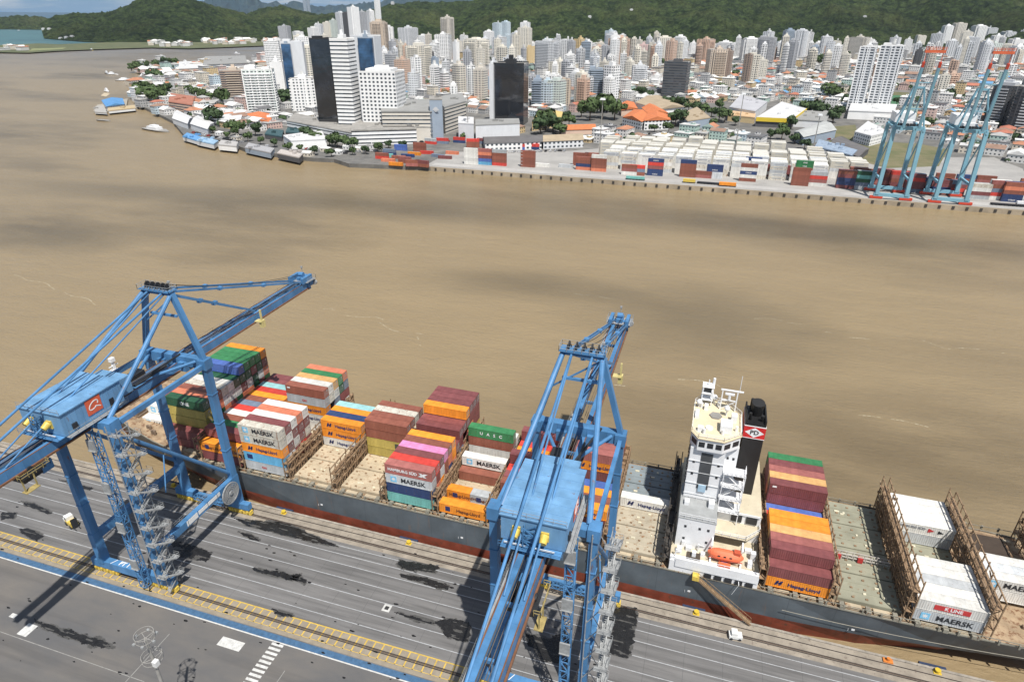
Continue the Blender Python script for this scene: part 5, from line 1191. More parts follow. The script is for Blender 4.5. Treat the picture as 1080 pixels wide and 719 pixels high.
# mid city towers: foot x, foot y, top y, width, wall, style
TL = [(400,62,24,14,'tan','col'),(372,45,8,8,'white','blank'),(381,44,13,9,'grey','col'),(391,46,12,7,'white','grid'),(412,60,29,8,'white','col'),(427,56,30,15,'light grey','dense'),(446,52,38,9,'white','dense'),(441,84,64,9,'light grey','blank'),(437,84,49,20,'cream','wide'),(452,78,55,8,'dark','wide'),(422,92,64,12,'salmon','grid'),
 (470,57,19,10,'beige','col'),(466,62,37,14,'white','wide'),(458,96,62,6,'blue grey','blank'),(466,97,78,9,'white','bigband'),(480,75,45,6,'white','blank'),(496,75,43,22,'cream','wide'),(499,100,84,14,'salmon','grid'),(512,98,82,6,'blue grey','blank'),(522,46,25,8,'pale blue','col'),(531,46,24,8,'pale blue','col'),(514,50,34,9,'white','grid'),(523,62,40,11,'light grey','wide'),(533,58,38,8,'pale blue','grid'),
 (551,62,30,12,'cream','col'),(553,46,24,9,'white','col'),(541,60,36,8,'light grey','grid'),(560,66,50,9,'ochre','blank'),(572,75,44,20,'light grey','dense'),(578,66,42,10,'pale blue','col'),(595,70,43,12,'white','col'),(607,68,42,10,'ochre','grid'),(600,80,58,10,'white','dense'),(583,84,66,16,'cream','grid'),
 (617,72,45,9,'blue grey','band'),(628,74,50,11,'salmon','dense'),(641,62,36,10,'light grey','grid'),(648,70,41,17,'salmon','col'),(647,70,38,9,'white','blank'),(640,50,33,8,'pale blue','grid'),
 (566,113,86,11,'blue grey','band'),(570,113,88,20,'pale blue','wide'),(582,113,86,16,'pale green','wide'),(596,111,85,9,'tan','col'),(612,111,84,11,'salmon','grid'),(627,104,74,15,'blue grey','band'),(639,106,70,13,'white','sq'),(604,98,78,9,'white','grid'),
 (664,64,48,10,'pink','col'),(677,66,48,12,'pink','col'),(655,66,50,6,'dark','col'),(700,62,41,16,'beige','col'),(712,62,40,9,'white','dense'),(720,62,44,8,'light grey','grid'),(661,84,66,8,'cream','grid'),(674,90,70,14,'light grey','dense'),(690,90,82,12,'white','blank'),
 (738,64,42,13,'salmon','col'),(760,62,46,14,'white','grid'),(757,82,53,18,'tan','col'),(763,82,54,8,'brown','col'),(785,58,43,12,'light grey','grid'),(790,64,42,14,'white','dense'),(803,66,40,14,'grey','dense'),(804,60,34,8,'light grey','col'),(789,88,59,14,'cream','sq'),(784,88,58,7,'brown','col'),(800,84,64,10,'cream','grid'),(812,64,50,9,'brown','grid'),
 (829,62,33,9,'blue grey','dense'),(838,63,33,10,'light grey','col'),(846,60,36,7,'white','dense'),(868,62,39,8,'light grey','dense'),(857,62,50,8,'blue grey','grid'),(899,60,40,15,'beige','dense'),(912,60,42,6,'white','blank'),(893,56,44,6,'blue grey','grid'),(928,44,38,12,'white','dense'),
 (1003,94,78,10,'salmon','grid'),(992,96,80,8,'cream','col'),(984,50,36,9,'light grey','col'),(996,48,28,7,'white','grid'),(1008,48,25,9,'beige','col'),(1015,52,34,8,'cream','grid'),(1020,58,40,9,'light grey','grid'),(1030,48,28,9,'white','col'),(1042,46,30,9,'light grey','grid'),(1050,52,38,8,'white','grid'),(1035,64,44,9,'beige','grid'),(1062,48,34,8,'light grey','col'),(1070,56,42,9,'white','grid'),(1078,46,32,8,'light grey','grid'),
 (975,70,52,8,'pale green','grid'),(965,72,54,6,'dark','col'),(1060,66,48,12,'cream','grid'),(1072,70,50,10,'white','grid'),(1048,60,46,8,'pale green','col'),(1000,60,44,8,'light grey','col'),(1022,54,44,6,'white','grid'),
 (337,46,26,6,'light grey','grid'),(346,44,24,7,'cream','grid'),(352,44,22,6,'pale green','grid'),(359,42,14,8,'light grey','grid'),(366,44,14,6,'dark','grid'),(300,45,28,9,'grey','grid'),(312,46,34,8,'white','grid'),(330,52,30,8,'white','grid'),(316,56,38,8,'cream','grid'),(294,54,42,6,'white','grid'),(342,60,38,7,'cream','col'),
 (405,76,56,9,'white','grid'),(415,82,62,8,'cream','grid'),(450,66,52,7,'white','grid'),(480,56,44,7,'cream','grid'),(488,52,38,7,'white','grid'),(508,60,48,8,'light grey','grid'),(545,78,62,7,'white','grid'),(563,60,46,6,'white','grid'),(588,56,42,7,'light grey','grid'),(620,60,44,7,'white','grid'),(633,60,46,7,'beige','grid'),(668,58,46,7,'light grey','grid'),(685,60,48,6,'white','grid'),(730,58,46,7,'white','grid'),(750,56,46,6,'beige','grid'),(770,60,48,7,'white','dense'),(820,58,46,6,'white','grid'),(860,56,46,6,'white','grid'),(880,54,44,6,'cream','grid'),(940,50,40,7,'light grey','grid'),(955,54,42,6,'white','grid'),(970,48,38,7,'cream','grid')]
rs = random.Random(11)
for i, (x, yb, yt, w, wall, st) in enumerate(TL):
    T(x, yb+(3 if yb < 70 else 1), yt, w, rs.uniform(.7,1.2), wall, st, rot=rs.choice([-24,-18,-30,-10,8,15]), top=rs.choice([None,'tank','flat',None]), slabs=rs.choice([0,.8]) if w > 9 else 0, fins=rs.choice([0,0,3]) if w > 9 else 0)
rq = random.Random(31); made = 0; tries = 0
while made < 125 and tries < 9000:
    tries += 1
    x = rq.uniform(395, 700) if rq.random() < .72 else rq.uniform(700, 1080); yb = rq.uniform(62, 112) if x < 640 else rq.uniform(58, 84)
    p = at(x, yb)
    if any((p.x-a)**2+(p.y-c_)**2 < (r_+9)**2 for a, c_, r_ in OCC): continue
    fl = rq.choice([8,10,12,14,16,18]) if yb > 80 else rq.choice([12,14,16,18,20]); wd = rq.uniform(10, 17)
    T(x, yb, 0, 1, rq.uniform(.8,1.2), rq.choice(['white','white','white','light grey','cream','white','beige','white','salmon','grey','light grey','cream']), rq.choice(['grid','dense','wide','col','loggia','band']), rot=rq.choice([-24,-18,-30,-10,8,15]), top=rq.choice([None,'tank','flat','flat']), p=p, h=fl*3.05, w=wd, slabs=rq.choice([0,0,.8]), fins=rq.choice([0,0,2])); made += 1
# far pale towers on the skyline over the ridge
T(399,30,-6,6,1,'white','grid',p=polar(399,20,3300)*1, h=230, w=26, label='lone slim white tower rising above the ridge at left of skyline')
T(324,30,-6,3,1,'blue grey','grid',p=polar(323.2,20,5200), h=310, w=22, label='left of two hazy skyscrapers beyond the ridge')
T(327,30,-6,3,1,'blue grey','grid',p=polar(327.0,20,5250), h=270, w=20, label='right of two hazy skyscrapers beyond the ridge')
# ------------------------------------------------------------------ dense low city
HW = [('white',(.72,.71,.69)),('cream',(.66,.60,.50)),('pale blue',(.5,.6,.66)),('pink',(.62,.45,.4)),('grey',(.42,.42,.42)),('ochre',(.6,.46,.26)),('mint',(.46,.6,.54))]
HR_ = [('orange tile',(.42,.19,.11)),('brown tile',(.27,.17,.125)),('grey sheet',(.36,.36,.35)),('white',(.70,.70,.68)),('dark grey',(.13,.13,.135)),('rust tile',(.38,.14,.09)),('pale grey',(.52,.52,.51)),('blue sheet',(.12,.28,.47))]
hwm = [facade('house_wall_'+n.replace(' ','_'), c, bay=3.3, floor=3.0, fw=.4, fh=.42) for n, c in HW]; hrm = [mat('house_roof_'+n.replace(' ','_'), c, .85, .22, .15) for n, c in HR_]
def house_geo(b, cx, cy, w, d, h, rz, kind, wi=0, ri=1):
    c, s = math.cos(rz), math.sin(rz)
    def t(x, y): return (cx+x*c-y*s, cy+x*s+y*c)
    P = [t(-w/2,-d/2), t(w/2,-d/2), t(w/2,d/2), t(-w/2,d/2)]
    b.prism(P, 0, h, wi, wi, bottom=False); e = 1.06
    E_ = [(*t(x*e, y*e), h) for x, y in ((-w/2,-d/2),(w/2,-d/2),(w/2,d/2),(-w/2,d/2))]
    if kind == 0:   # hip
        k = h+min(w,d)*.22; q = max(0, (w-d)/2); A_, B_ = (*t(-q, 0), k), (*t(q, 0), k)
        b.quad([E_[0],E_[1],B_,A_], ri); b.quad([E_[1],E_[2],B_], ri); b.quad([E_[2],E_[3],A_,B_], ri); b.quad([E_[3],E_[0],A_], ri)
    elif kind == 1: # gable
        k = h+d*.24; A_, B_ = (*t(-w/2*e, 0), k), (*t(w/2*e, 0), k)
        b.quad([E_[0],E_[1],B_,A_], ri); b.quad([E_[2],E_[3],A_,B_], ri); b.quad([E_[1],E_[2],B_], wi); b.quad([E_[3],E_[0],A_], wi)
    else:
        b.prism([(p[0],p[1]) for p in E_], h, h+.5, ri, ri, bottom=False); x, y = t(w*.2, 0); b.prism([t(w*.05,-d*.1),t(w*.3,-d*.1),t(w*.3,d*.2),t(w*.05,d*.2)], h+.5, h+2.4, wi, ri, bottom=False)
cand = []; rc = random.Random(21)
def inpoly(x, y, poly):
    s = False; j = len(poly)-1
    for i in range(len(poly)):
        xi, yi = poly[i][:2]; xj, yj = poly[j][:2]
        if (yi > y) != (yj > y) and x < (xj-xi)*(y-yi)/(yj-yi)+xi: s = not s
        j = i
    return s
KEEP = [[at(*p) for p in q] for q in ([(866,170),(874,132),(905,130),(935,148),(1005,152),(1005,182),(905,185)],[(926,118),(934,96),(962,96),(972,116)],[(605,128),(612,110),(655,112),(662,128)],[(560,136),(605,138),(612,146),(562,146)],[(330,180),(520,176),(512,152),(380,150)],[(170,140),(255,160),(330,172),(372,172),(372,150),(300,142),(260,142),(190,118)],[(815,152),(905,205),(915,170),(870,150)],[(700,140),(775,140),(775,118),(705,116)],[(785,142),(850,142),(850,112),(800,110)],[(400,156),(500,156),(495,112),(400,114)],[(480,160),(620,160),(616,146),(480,138)],[(286,124),(300,124),(314,70),(304,70)])]
yardP = [(-240,490),(1300,490),(1300,604),(255,604),(240,700),(150,668),(40,662),(-60,672),(-140,612),(-250,570)]
cityP = [(q[0], q[1]) for q in coast]+[(p.x, p.y) for p in (at(300,44), at(1180,38), at(1250,232))]
gx = -1750
rot_g = R(-20); cg, sg_ = math.cos(rot_g), math.sin(rot_g)
u = -2600
while u < 2200:
    v = 300
    step = 20
    while v < 3000:
        x0_, y0_ = u*cg-v*sg_, u*sg_+v*cg; dist = math.hypot(x0_, y0_); step = 21 if dist < 1300 else (27 if dist < 2000 else 36)
        v += step
        if dist > 2750 or (int(u/88) % 1 == 0 and (v % 130) < 16): continue
        if dist > 1300 and rc.random() < (.25 if dist < 2000 else .5): continue
        x = x0_+rc.uniform(-3,3); y = y0_+rc.uniform(-3,3)
        if not inpoly(x, y, cityP) or inpoly(x, y, yardP) or any(inpoly(x, y, k) for k in KEEP): continue
        # in the frame?
        vv = Vector((x, y, -CAMZ)); zf = vv.dot(FW)
        if zf <= 0: continue
        px_, py_ = 540+F*vv.dot(RT)/zf, 359.5-F*vv.dot(UP)/zf
        if not (-60 < px_ < 1150) or py_ > 240: continue
        if px_ < 330 and py_ < 66 and px_ < 270: continue
        if any((x-a)**2+(y-c_)**2 < (r_+7)**2 for a, c_, r_ in OCC): continue
        if rc.random() < .05: continue
        cand.append((dist, x, y, px_, py_))
    u += 19 if rc.random() < .8 else 27
cand.sort(); print('houses', len(cand))
mbs = [MB() for _ in range(1)]
far = MB(); nh = 0
for i, (dist, x, y, px_, py_) in enumerate(cand):
    w, d = rc.uniform(11, 19), rc.uniform(9, 15); big = rc.random()
    if big < .08: w *= 1.5; d *= 1.3
    h = rc.choice([3.2, 3.5, 6.2, 6.5, 6.4, 9.3]) if big < .86 else (rc.choice([12.4, 15.5, 18, 21]) if dist > 880 else 9.3)
    if dist > 1300: w *= 1.25; d *= 1.25
    rz = rot_g+rc.choice([0, math.pi/2])+rc.uniform(-.06, .06)
    kind = rc.choice([0, 0, 1, 1, 2, 2]) if h < 11 else 2
    wi = rc.choices(range(7), [7,4,1,1,2,1,1])[0]; ri = rc.choices(range(8), [4,4,5,5,3,2,5,.4])[0] if kind < 2 else rc.choice([2,3,4,6,6,3])
    if nh < 295 and -10 < px_ < 1090:
        b = MB(); house_geo(b, 0, 0, w, d, h, 0, kind)
        wb, rb = MB(), MB()
        for f_, m_, uv_ in zip(b.f, b.mi, b.uv):
            (rb if m_ else wb).quad([b.v[k] for k in f_], 0, uv_)
        o = wb.build('house', hwm[wi], None, (x, y, .4)); o.rotation_euler = (0,0,rz); rb.build('roof', hrm[ri], o)
        tag(o, '%s %s-storey building, %s roof, %s' % (HW[wi][0], {1:'one',2:'two',3:'three',4:'four',5:'five',6:'six',7:'seven'}.get(max(1,int(h/3)), 'tall'), HR_[ri][0], where(x, y)), 'house', 'low buildings of the city'); nh += 1
    else: house_geo(far, x, y, w, d, h, rz, kind, wi, 7+ri)
o = far.build('distant_houses', hwm+hrm); o.location.z = .4; tag(o, 'dense low houses and roofs filling the distant city', 'houses', kind='stuff')
# ------------------------------------------------------------------ trees
LEAF = mat('leaf_green', (.06,.10,.028), .8, .35, .25); LEAF2 = mat('leaf_dark_green', (.038,.072,.022), .8, .35, .25); BARK = mat('bark', (.12,.085,.06), .9, .2, 1)
def crown_mesh(seed, rx, rz_, n=420):
    rr_ = random.Random(seed); b = MB(); cl = [(rr_.uniform(-.6,.6), rr_.uniform(-.6,.6), rr_.uniform(-.35,.55), rr_.uniform(.35,.6)) for _ in range(9)]
    for i in range(n):
        c_ = rr_.choice(cl); v = Vector((rr_.gauss(0,1), rr_.gauss(0,1), rr_.gauss(0,1))).normalized()*c_[3]*rr_.uniform(.7,1.05)
        p = Vector(((c_[0]+v.x)*rx, (c_[1]+v.y)*rx, (c_[2]+v.z)*rz_)); nrm = (v.normalized()+Vector((rr_.uniform(-.5,.5),)*3)).normalized(); t = nrm.orthogonal().normalized(); bt = nrm.cross(t); s = rr_.uniform(.10,.19)*rx
        a = rr_.uniform(0,6.28); t2 = t*math.cos(a)+bt*math.sin(a); b2 = nrm.cross(t2)
        b.quad([p-t2*s-b2*s*.7, p+t2*s-b2*s*.7, p+t2*s*.8+b2*s*.7, p-t2*s*.8+b2*s*.7])
    return b.mesh('crown', LEAF)
def trunk_mesh(h):
    b = MB(); b.tube((0,0,0),(0,0,h),.35,7,0,.2)
    for k in range(4): a = k*1.7; b.tube((0,0,h*.7),(math.cos(a)*1.8,math.sin(a)*1.8,h*1.25),.16,5,0,.07)
    return b.mesh('trunk', BARK)
CRM_ = [crown_mesh(i, 4.6, 3.6) for i in range(5)]; TRM = trunk_mesh(4.0)
TREEN = [0]
def tree(x, y, s, label=None, dark=None):
    o = empty('tree', (x, y, .4), rc.uniform(0,6.28), label or '%s tree, %s' % ('large leafy' if s > 1.5 else 'small rounded' if s < .9 else 'bushy green', where(x, y)), 'tree', 'trees of the far shore')
    o.scale = (s, s, s*rc.uniform(.85,1.15)); link_mesh('trunk', TRM, o); link_mesh('crown', rc.choice(CRM_), o, (0,0,4.9), 0, LEAF2 if (dark or rc.random() < .4) else LEAF)
    TREEN[0] += 1
TP = [(635,126,2.4),(622,128,2.0),(648,127,2.0),(613,124,1.6),(640,119,1.9),(627,120,2.0),(655,122,1.4),(575,138,2.0),(583,140,1.8),(570,142,1.7),(590,143,1.4),(600,134,1.3),(712,134,1.7),(718,132,1.5),(708,130,1.2),(690,140,.9),(705,141,1.0),
 (703,113,1.4),(710,116,1.4),(718,117,1.5),(726,118,1.3),(734,120,1.4),(742,122,1.3),(750,124,1.2),(758,128,1.5),(764,130,1.4),(752,134,1.0),(775,133,1.0),(676,104,1.4),(684,106,1.2),(668,102,1.2),(659,98,1.2),(652,86,1.4),(870,105,2.2),(880,107,2.4),(888,104,2.0),(893,110,1.5),(850,122,1.6),(858,123,1.8),(866,124,1.6),(873,120,1.4),(878,130,1.6),(885,126,1.3),(834,137,1.2),(826,142,1.0),(838,152,1.0),(824,148,1.2),(812,147,.9),
 (848,158,.9),(945,112,1.2),(948,134,1.0),(1000,108,1.5),(1010,100,1.3),(976,136,1.2),(868,66,2.2),(862,70,2.2),(880,72,2.0),(892,64,1.8),
 (150,104,2.2),(158,108,2.3),(164,112,2.4),(170,112,2.1),(172,106,1.8),(176,102,1.6),(156,96,1.5),(163,86,2.0),(170,88,1.6),(150,98,1.4),(206,103,1.6),(215,106,1.6),(222,108,1.3),(200,100,1.2),(235,113,2.0),(228,133,1.9),(245,140,1.3),(252,144,1.5),(270,144,1.2),(298,110,2.0),(304,112,1.8),(180,94,1.2),(190,98,1.2),(262,96,.9),
 (328,150,1.3),(334,152,1.2),(320,146,1.2),(348,155,1.2),(356,156,1.2),(364,157,1.1),(372,158,1.0),(340,147,1.0),(490,150,1.0),(483,96,1.0),(448,82,1.4),(455,80,1.3),(720,58,1.6),(700,70,1.4),(690,74,1.4),(560,105,1.0),(609,116,1.0),(596,128,1.2),(760,98,1.4),(769,93,1.5),(758,118,1.2),(773,76,1.4),(776,82,1.4),(832,62,1.5),(540,68,1.2),(515,66,1.2),(930,106,1.3),(1022,118,1.2),(1042,150,1.0),(1066,120,1.0)]
for x, y, s in TP:
    p = at(x, y); tree(p.x, p.y, s*1.25)
p0 = at(150,74); p1 = at(190,69)
for k in range(26):
    q = p0.lerp(p1, k/25); tree(q.x+rc.uniform(-6,6), q.y-rc.uniform(0,40), rc.uniform(1.4,2.2), 'mangrove tree in the green clump on the river point, %s from its tip' % ORD[k%20] if k < 20 else 'mangrove tree near the marina end of the river point clump')
# leafy clutter between houses: nobody could count it
b = MB(); rt2 = random.Random(9)
for dist, x, y, px_, py_ in cand:
    if rt2.random() < .42:
        cx, cy = x+rt2.uniform(-13,13), y+rt2.uniform(-13,13); s = rt2.uniform(2.2,5.0)
        if any((cx-a)**2+(cy-c_)**2 < r_*r_ for a, c_, r_ in OCC): continue
        for k in range(16):
            v = Vector((rt2.gauss(0,1), rt2.gauss(0,1), abs(rt2.gauss(0,1)))).normalized(); p = Vector((cx, cy, s*.9))+v*s*rt2.uniform(.5,1); t = v.orthogonal().normalized(); b2 = v.cross(t); q = s*rt2.uniform(.3,.5)
            b.quad([p-t*q-b2*q, p+t*q-b2*q, p+t*q+b2*q, p-t*q+b2*q])
tag(b.build('garden_trees', LEAF2), 'small trees and shrubs scattered among the distant houses', 'greenery', kind='stuff')
# ------------------------------------------------------------------ far container yard
def stack(x, y, tiers, lab, size=40, rz=0, group='coloured containers in the far yard', text=None, face=True, z=.42):
    for t, c in enumerate(tiers):
        container(x, y, z+t*2.62, c, '%s container, %s of %s' % (CN[c], ['bottom','second','third','fourth','fifth','sixth'][t], lab), size, (text or {}).get(t), False, group, rz=rz)
# px left, base y, tiers
FS = [(489.5,173.5,'wwwww','the pale stack at left end of yard',{}),(504,174,'eumOX','the stack with blue bottom, second from left',{}),(519,175,'rbbbs','the stack right of the blue-bottomed one',{}),(549,176.5,'bbbbb','the lone brick stack with pale tags',{0:'tag',1:'tag',2:'tag',3:'tag',4:'tag'}),
 (564,176,'w','the short stack beside the lone brick stack',{}),(607,179.5,'Onbb','the stack behind the white box container',{}),(623,181,'Obbbw','the white-topped brick stack mid yard',{}),(589,177,'S','the quayside box left of brick stacks',{}),(604,175,'bbbb','the rear brick stack left of reefers',{}),(616,175,'bbbb','the rear brick stack touching the reefers',{}),
 (655,184.5,'wXb','the small three-high stack before reefers',{}),(663,185,'bkr','the small stack with red top before reefers',{}),(682,185.5,'nnXrn','the navy and red stack before reefers',{0:'cos',4:'cos'}),(716,187,'bbbbn','the navy-topped brick stack before reefers',{}),(733,188,'Xb','the low red pair before reefers',{}),(744,188.5,'SSnn','the silver and navy stack before reefers',{2:'cos'}),
 (779,191.5,'bwnwb','the striped stack right of the silver one',{2:'cos'}),(784,184,'wuXwn','the tall mixed stack behind the striped one',{}),(801,188,'mwbm','the stack banded with one white tier',{}),(833.5,196,'bbbbb','the brick stack under two green boxes',{}),(852,196.5,'wXrs','the thin red stack right of green boxes',{}),(836,192,'bbbbgg','the stack topped with two green boxes',{4:'one',5:'one'}),
 (827,186,'mmm','the maroon stack left of green boxes',{}),(881,199,'mnnmb','the navy and red stack at rail yard end',{}),(893,196,'bmmrb','the maroon stack beside far crane foot',{}),(897,200,'skDtD','the dark stack under far crane foot',{}),(920,198,'mXmbm','the red stack between left crane legs',{}),(936,200,'bmbXr','the red stack inside left far crane',{}),(952,203,'kmmrm','the dull stack between two far cranes',{}),(966,203,'mmbn','the maroon stack between two far cranes',{}),(980,205,'bnmm','the stack behind right far crane leg',{}),(995,206,'mrmk','the stack inside right far crane',{}),
 (1021,210,'smwW','the white-topped stack right of far cranes',{}),(1041,211,'wrkbX','the stack with white bottom at right edge',{}),(1055,213,'nnbOb','the broad orange stack at right edge',{0:'cos'}),(1071,214,'swbb','the last stack at the right edge',{})]
for x, yb, tiers, lab, tx in FS:
    p = at(x, yb); stack(p.x, p.y, tiers, lab, text=tx)
    if len(tiers) > 2 and x > 860: stack(p.x, p.y+2.6, tiers[::-1], lab+', rear row')
for k, (x, yb, s, c) in enumerate([(396,168,'rb',0),(404,164,'nk',0),(413,168,'b',0),(420,172,'bX',0),(372+30,171,'O',0),(430,164,'o',0),(436,160,'bbb',0),(443,163,'r',0),(448,152,'rs',0),(460,152,'kr',0),(470,163,'O',0),(478,151,'nr',0),(492,156,'bbr',0),(503,152,'km',0),(512,154,'nr',0),(540,158,'ur',0),(555,158,'nr',0),(428,176,'Xb',0),(438,176,'bm',0),(410,175,'o',0),(416,159,'uu',0),(423,166,'n',0),(400,166,'t',0),(455,166,'k',0),(462,168,'m',0)]):
    p = at(x, yb); stack(p.x, p.y, s, 'scattered group %s from left on the far quay corner' % ORD[k%20] if k < 20 else 'scattered group near the quay corner road, %s of its kind' % ORD[k-20], rz=R([0,0,12,-8,5][k%5]))
# white refrigerated containers in dense blocks
rn = random.Random(4); n_ind = 0; stuff = MB()
def white_box(b, x, y, z): b.box(x, x+12.19, y, y+2.44, z, z+2.6); b.box(x+.1, x+12.09, y-.03, y, z+.15, z+2.45, 1); b.box(x+3, x+9, y-.06, y-.03, z+1.1, z+1.6, 2)
WHM = ['w','W','w','S','w','w']
_b = MB(); _b.box(2.4, 9.4, -.05, -.01, 1.1, 1.65); _b.box(10.2, 11.4, -.05, -.01, .5, 1.0); RM_ = _b.mesh('marking', mat('reefer_marking_grey', (.36,.38,.41), .6))
def REEF(o): link_mesh('marking', RM_, o)
cols = []
for ci in range(19):
    X = at(612,183).x + ci*14.3
    for ri_, (Y, dep) in enumerate(((536,5),(556,6),(579,6),(602,6),(626,5))):
        if X > (82,104,104,72,50)[ri_] or (ri_ > 2 and ci > 16) or (ri_ > 3 and ci < 1): continue
        hgt = rn.choice([5,5,5,4] if ri_ < 3 else [3,4,4,5])
        if ci < 1 and ri_ < 2: continue
        cols.append((ri_, Y, X+ri_*1.0+rn.uniform(-.4,.4), hgt, dep, ci))
cols.sort(key=lambda t: t[1])
for ri_, Y, X, hgt, dep, ci in cols:
    prev = hgt
    for k in range(dep):
        y = Y+k*2.55; hh = max(2, min(5, hgt+(rn.choice([0,0,0,-1]) if k else 0)))
        for t in range(hh):
            if k and t < prev and t < hh-1: continue
            if n_ind < 230 and ri_ < 4:
                container(X, y, .42+t*2.62, rn.choice(WHM), 'white refrigerated container in the %s block of the %s white row from the river' % (ORD[ci], ORD[ri_]), 40, None, False, 'white refrigerated containers of the far yard'); n_ind += 1; REEF(C.objects[-1]) if KEEP_C is None or (NCONT[0]-1) in KEEP_C else None
            else: white_box(stuff, X, y, .42+t*2.62)
        prev = hh
tag(stuff.build('reefer_containers', [mat('reefer_white', (.60,.58,.52), .5, .12, .1, rust=.08), mat('reefer_cream', (.55,.52,.44), .5, .15, .1), mat('reefer_lettering_grey', (.33,.35,.38), .6)]), 'rear rows of stacked white refrigerated containers in the far yard', 'containers', kind='stuff')
rz_ = random.Random(8)
for k in range(13):
    stack(102+k*13.3, 548+rz_.uniform(-2,2), ''.join(rz_.choice('mbXnkbmOs') for _ in range(rz_.choice([2,3,4,4]))), 'the %s stack from left in the row behind far cranes' % ORD[k])
# vehicles and barges on the far quay
def quay_thing(x, y, c, L, label, nm='truck_trailer', cat='trailer', w=2.5, h=1.6):
    p = at(x, y); r = empty(nm, (p.x, p.y, .43), 0, label, cat); b = MB(); b.box(0, L, 0, w, .9, .9+h); b.build('load', c, r); b = MB(); b.box(-.3, L+.3, .2, w-.2, .6, .9)
    for k in range(int(L/2.5)): b.tube((k*2.4+.8,.1,.45),(k*2.4+.8,w-.1,.45),.45,8)
    b.build('chassis', DK, r)
quay_thing(660,190,CM['t'],14,'green flat trailer parked on the far quay edge'); quay_thing(720,193.5,YEL,9,'yellow machine parked on the far quay edge',h=2); quay_thing(735,194.5,DK,16,'dark flatbed on the far quay edge',h=.6); quay_thing(758,197,CM['o'],12,'orange crate load on the far quay edge',h=2)
quay_thing(806,189,GAL,16,'empty grey trailer among the far yard stacks',h=.4); quay_thing(822,189,WHS,5,'white truck cab beside the maroon stack',h=2,nm='truck',cat='truck'); quay_thing(1045,217,DK,24,'dark steel frames lying on the far quay at right',h=.5); quay_thing(1072,217,WHS,4,'small white van on the far quay at right edge',h=1.6,nm='van',cat='van')
# ------------------------------------------------------------------ pale blue far cranes, booms raised
LB = mat('pale_crane_blue', (.20,.40,.50), .45, .12, .1); RB = mat('crane_red', (.55,.06,.03), .5, .1, .3)
def far_crane(x0, label):
    r = empty('quay_crane', (x0, 0, .45), 0, label, 'crane', 'pale blue far quay cranes'); Y1, Y2, ZT, LX = 523, 499.5, 47, 9.2
    def B(b, n, m=LB, p=None): return b.build(n, m, p or r)
    for sx in (-1, 1):
        for Y in (Y1, Y2):
            b = MB(); b.beam((sx*LX,Y,3),(sx*(LX-.6),Y+(1.5 if Y == Y2 else -1),ZT),2.3,2.5,up=(0,1,0)); B(b, 'leg')
            b = MB(); b.box(sx*LX-4, sx*LX+4, Y-.9, Y+.9, .3, 1.9); B(b, 'bogie', RB)
        b = MB(); b.beam((sx*LX,Y2,13),(sx*LX,Y1,13),1.2,1.6); B(b, 'cross_beam')
        b = MB(); b.tube((sx*LX,Y1,15),(sx*(LX-.6),Y2,ZT-1),.5,7); B(b, 'diagonal_brace')
        b = MB(); b.beam((sx*(LX-.6),Y2,ZT),(sx*(LX-.6),Y1,ZT),1,1.4); B(b, 'portal_beam')
        b = MB(); b.beam((sx*(LX-.6),Y2+1,ZT),(sx*3,Y2+4,72),.9,.9); B(b, 'mast_leg')
        b = MB(); b.tube((sx*3,Y2+4,72),(sx*5,Y1,ZT),.45,7); B(b, 'back_strut')
        b = MB(); b.beam((sx*4.6,Y2-3,ZT+1),(sx*4.6,Y2-10,85),1.5,2.2,up=(0,1,0)); g = B(b, 'raised_boom')
        b = MB(); b.beam((sx*4.6,Y2-10,85),(sx*4.6,Y2-10.6,88),1.3,2.2,up=(0,1,0)); B(b, 'boom_end', RB, g)
        b = MB(); b.tube((sx*3,Y2+4,72),(sx*4.4,Y2-8,80),.2,5); B(b, 'stay')
        b = MB(); b.box(sx*4.6-.7, sx*4.6+.7, Y2, Y1+16, ZT-1.2, ZT+.9); B(b, 'backreach_girder')
    b = MB(); b.box(-LX-2,LX+2,Y2-.9,Y2+.9,1.9,4.0); B(b, 'sill_beam'); b = MB(); b.box(-LX-2,LX+2,Y1-.9,Y1+.9,1.9,4.0); B(b, 'sill_beam')
    b = MB(); b.box(-LX,LX,Y2+.6,Y2+2.4,ZT-1,ZT+1.2); B(b, 'portal_cross_beam'); b = MB(); b.box(-LX,LX,Y1-2,Y1-.3,ZT-1,ZT+1.2); B(b, 'portal_cross_beam')
    b = MB(); b.box(-6,6,Y1-6,Y1+9,ZT+1.4,ZT+7.5); b.box(-4,4,Y2+6,Y2+13,ZT+1.2,ZT+4); B(b, 'machinery_house', WHS)
    b = MB(); b.box(-3.6,3.6,Y2+3.4,Y2+4.6,71.4,72.6); b.beam((-4,Y2-5,60),(4,Y2-5,60),.5); b.beam((-4,Y2-8,76),(4,Y2-8,76),.5); B(b, 'mast_head')
    b = MB(); b.box(-5.6,5.6,Y2-12,Y2-9.6,93.2,94.8); b.rail([(-5.6,Y2-12,94.8),(5.6,Y2-12,94.8)],1.6,0,1.6,.25)
    for k in (-4.6,4.6): b.beam((k,Y2-10.8,88),(k,Y2-10.8,93.3),.35)
    B(b, 'tip_platform', mat('tip_orange_red', (.62,.13,.05), .5))
    b = MB(); b.truss((LX+.5,Y1,3),(LX+.5,Y1,ZT),2,2,12,.25); B(b, 'stair_tower', GAL)
    b = MB()
    for k in range(7): b.box(-7+k*2,-5.8+k*2,Y2+3+k%2,Y2+6,ZT+.9,ZT+2.6)
    B(b, 'rope_gear', DK)
far_crane(118, 'pale blue far crane with raised boom, left of the pair'); far_crane(154, 'pale blue far crane with raised boom, right of the pair')
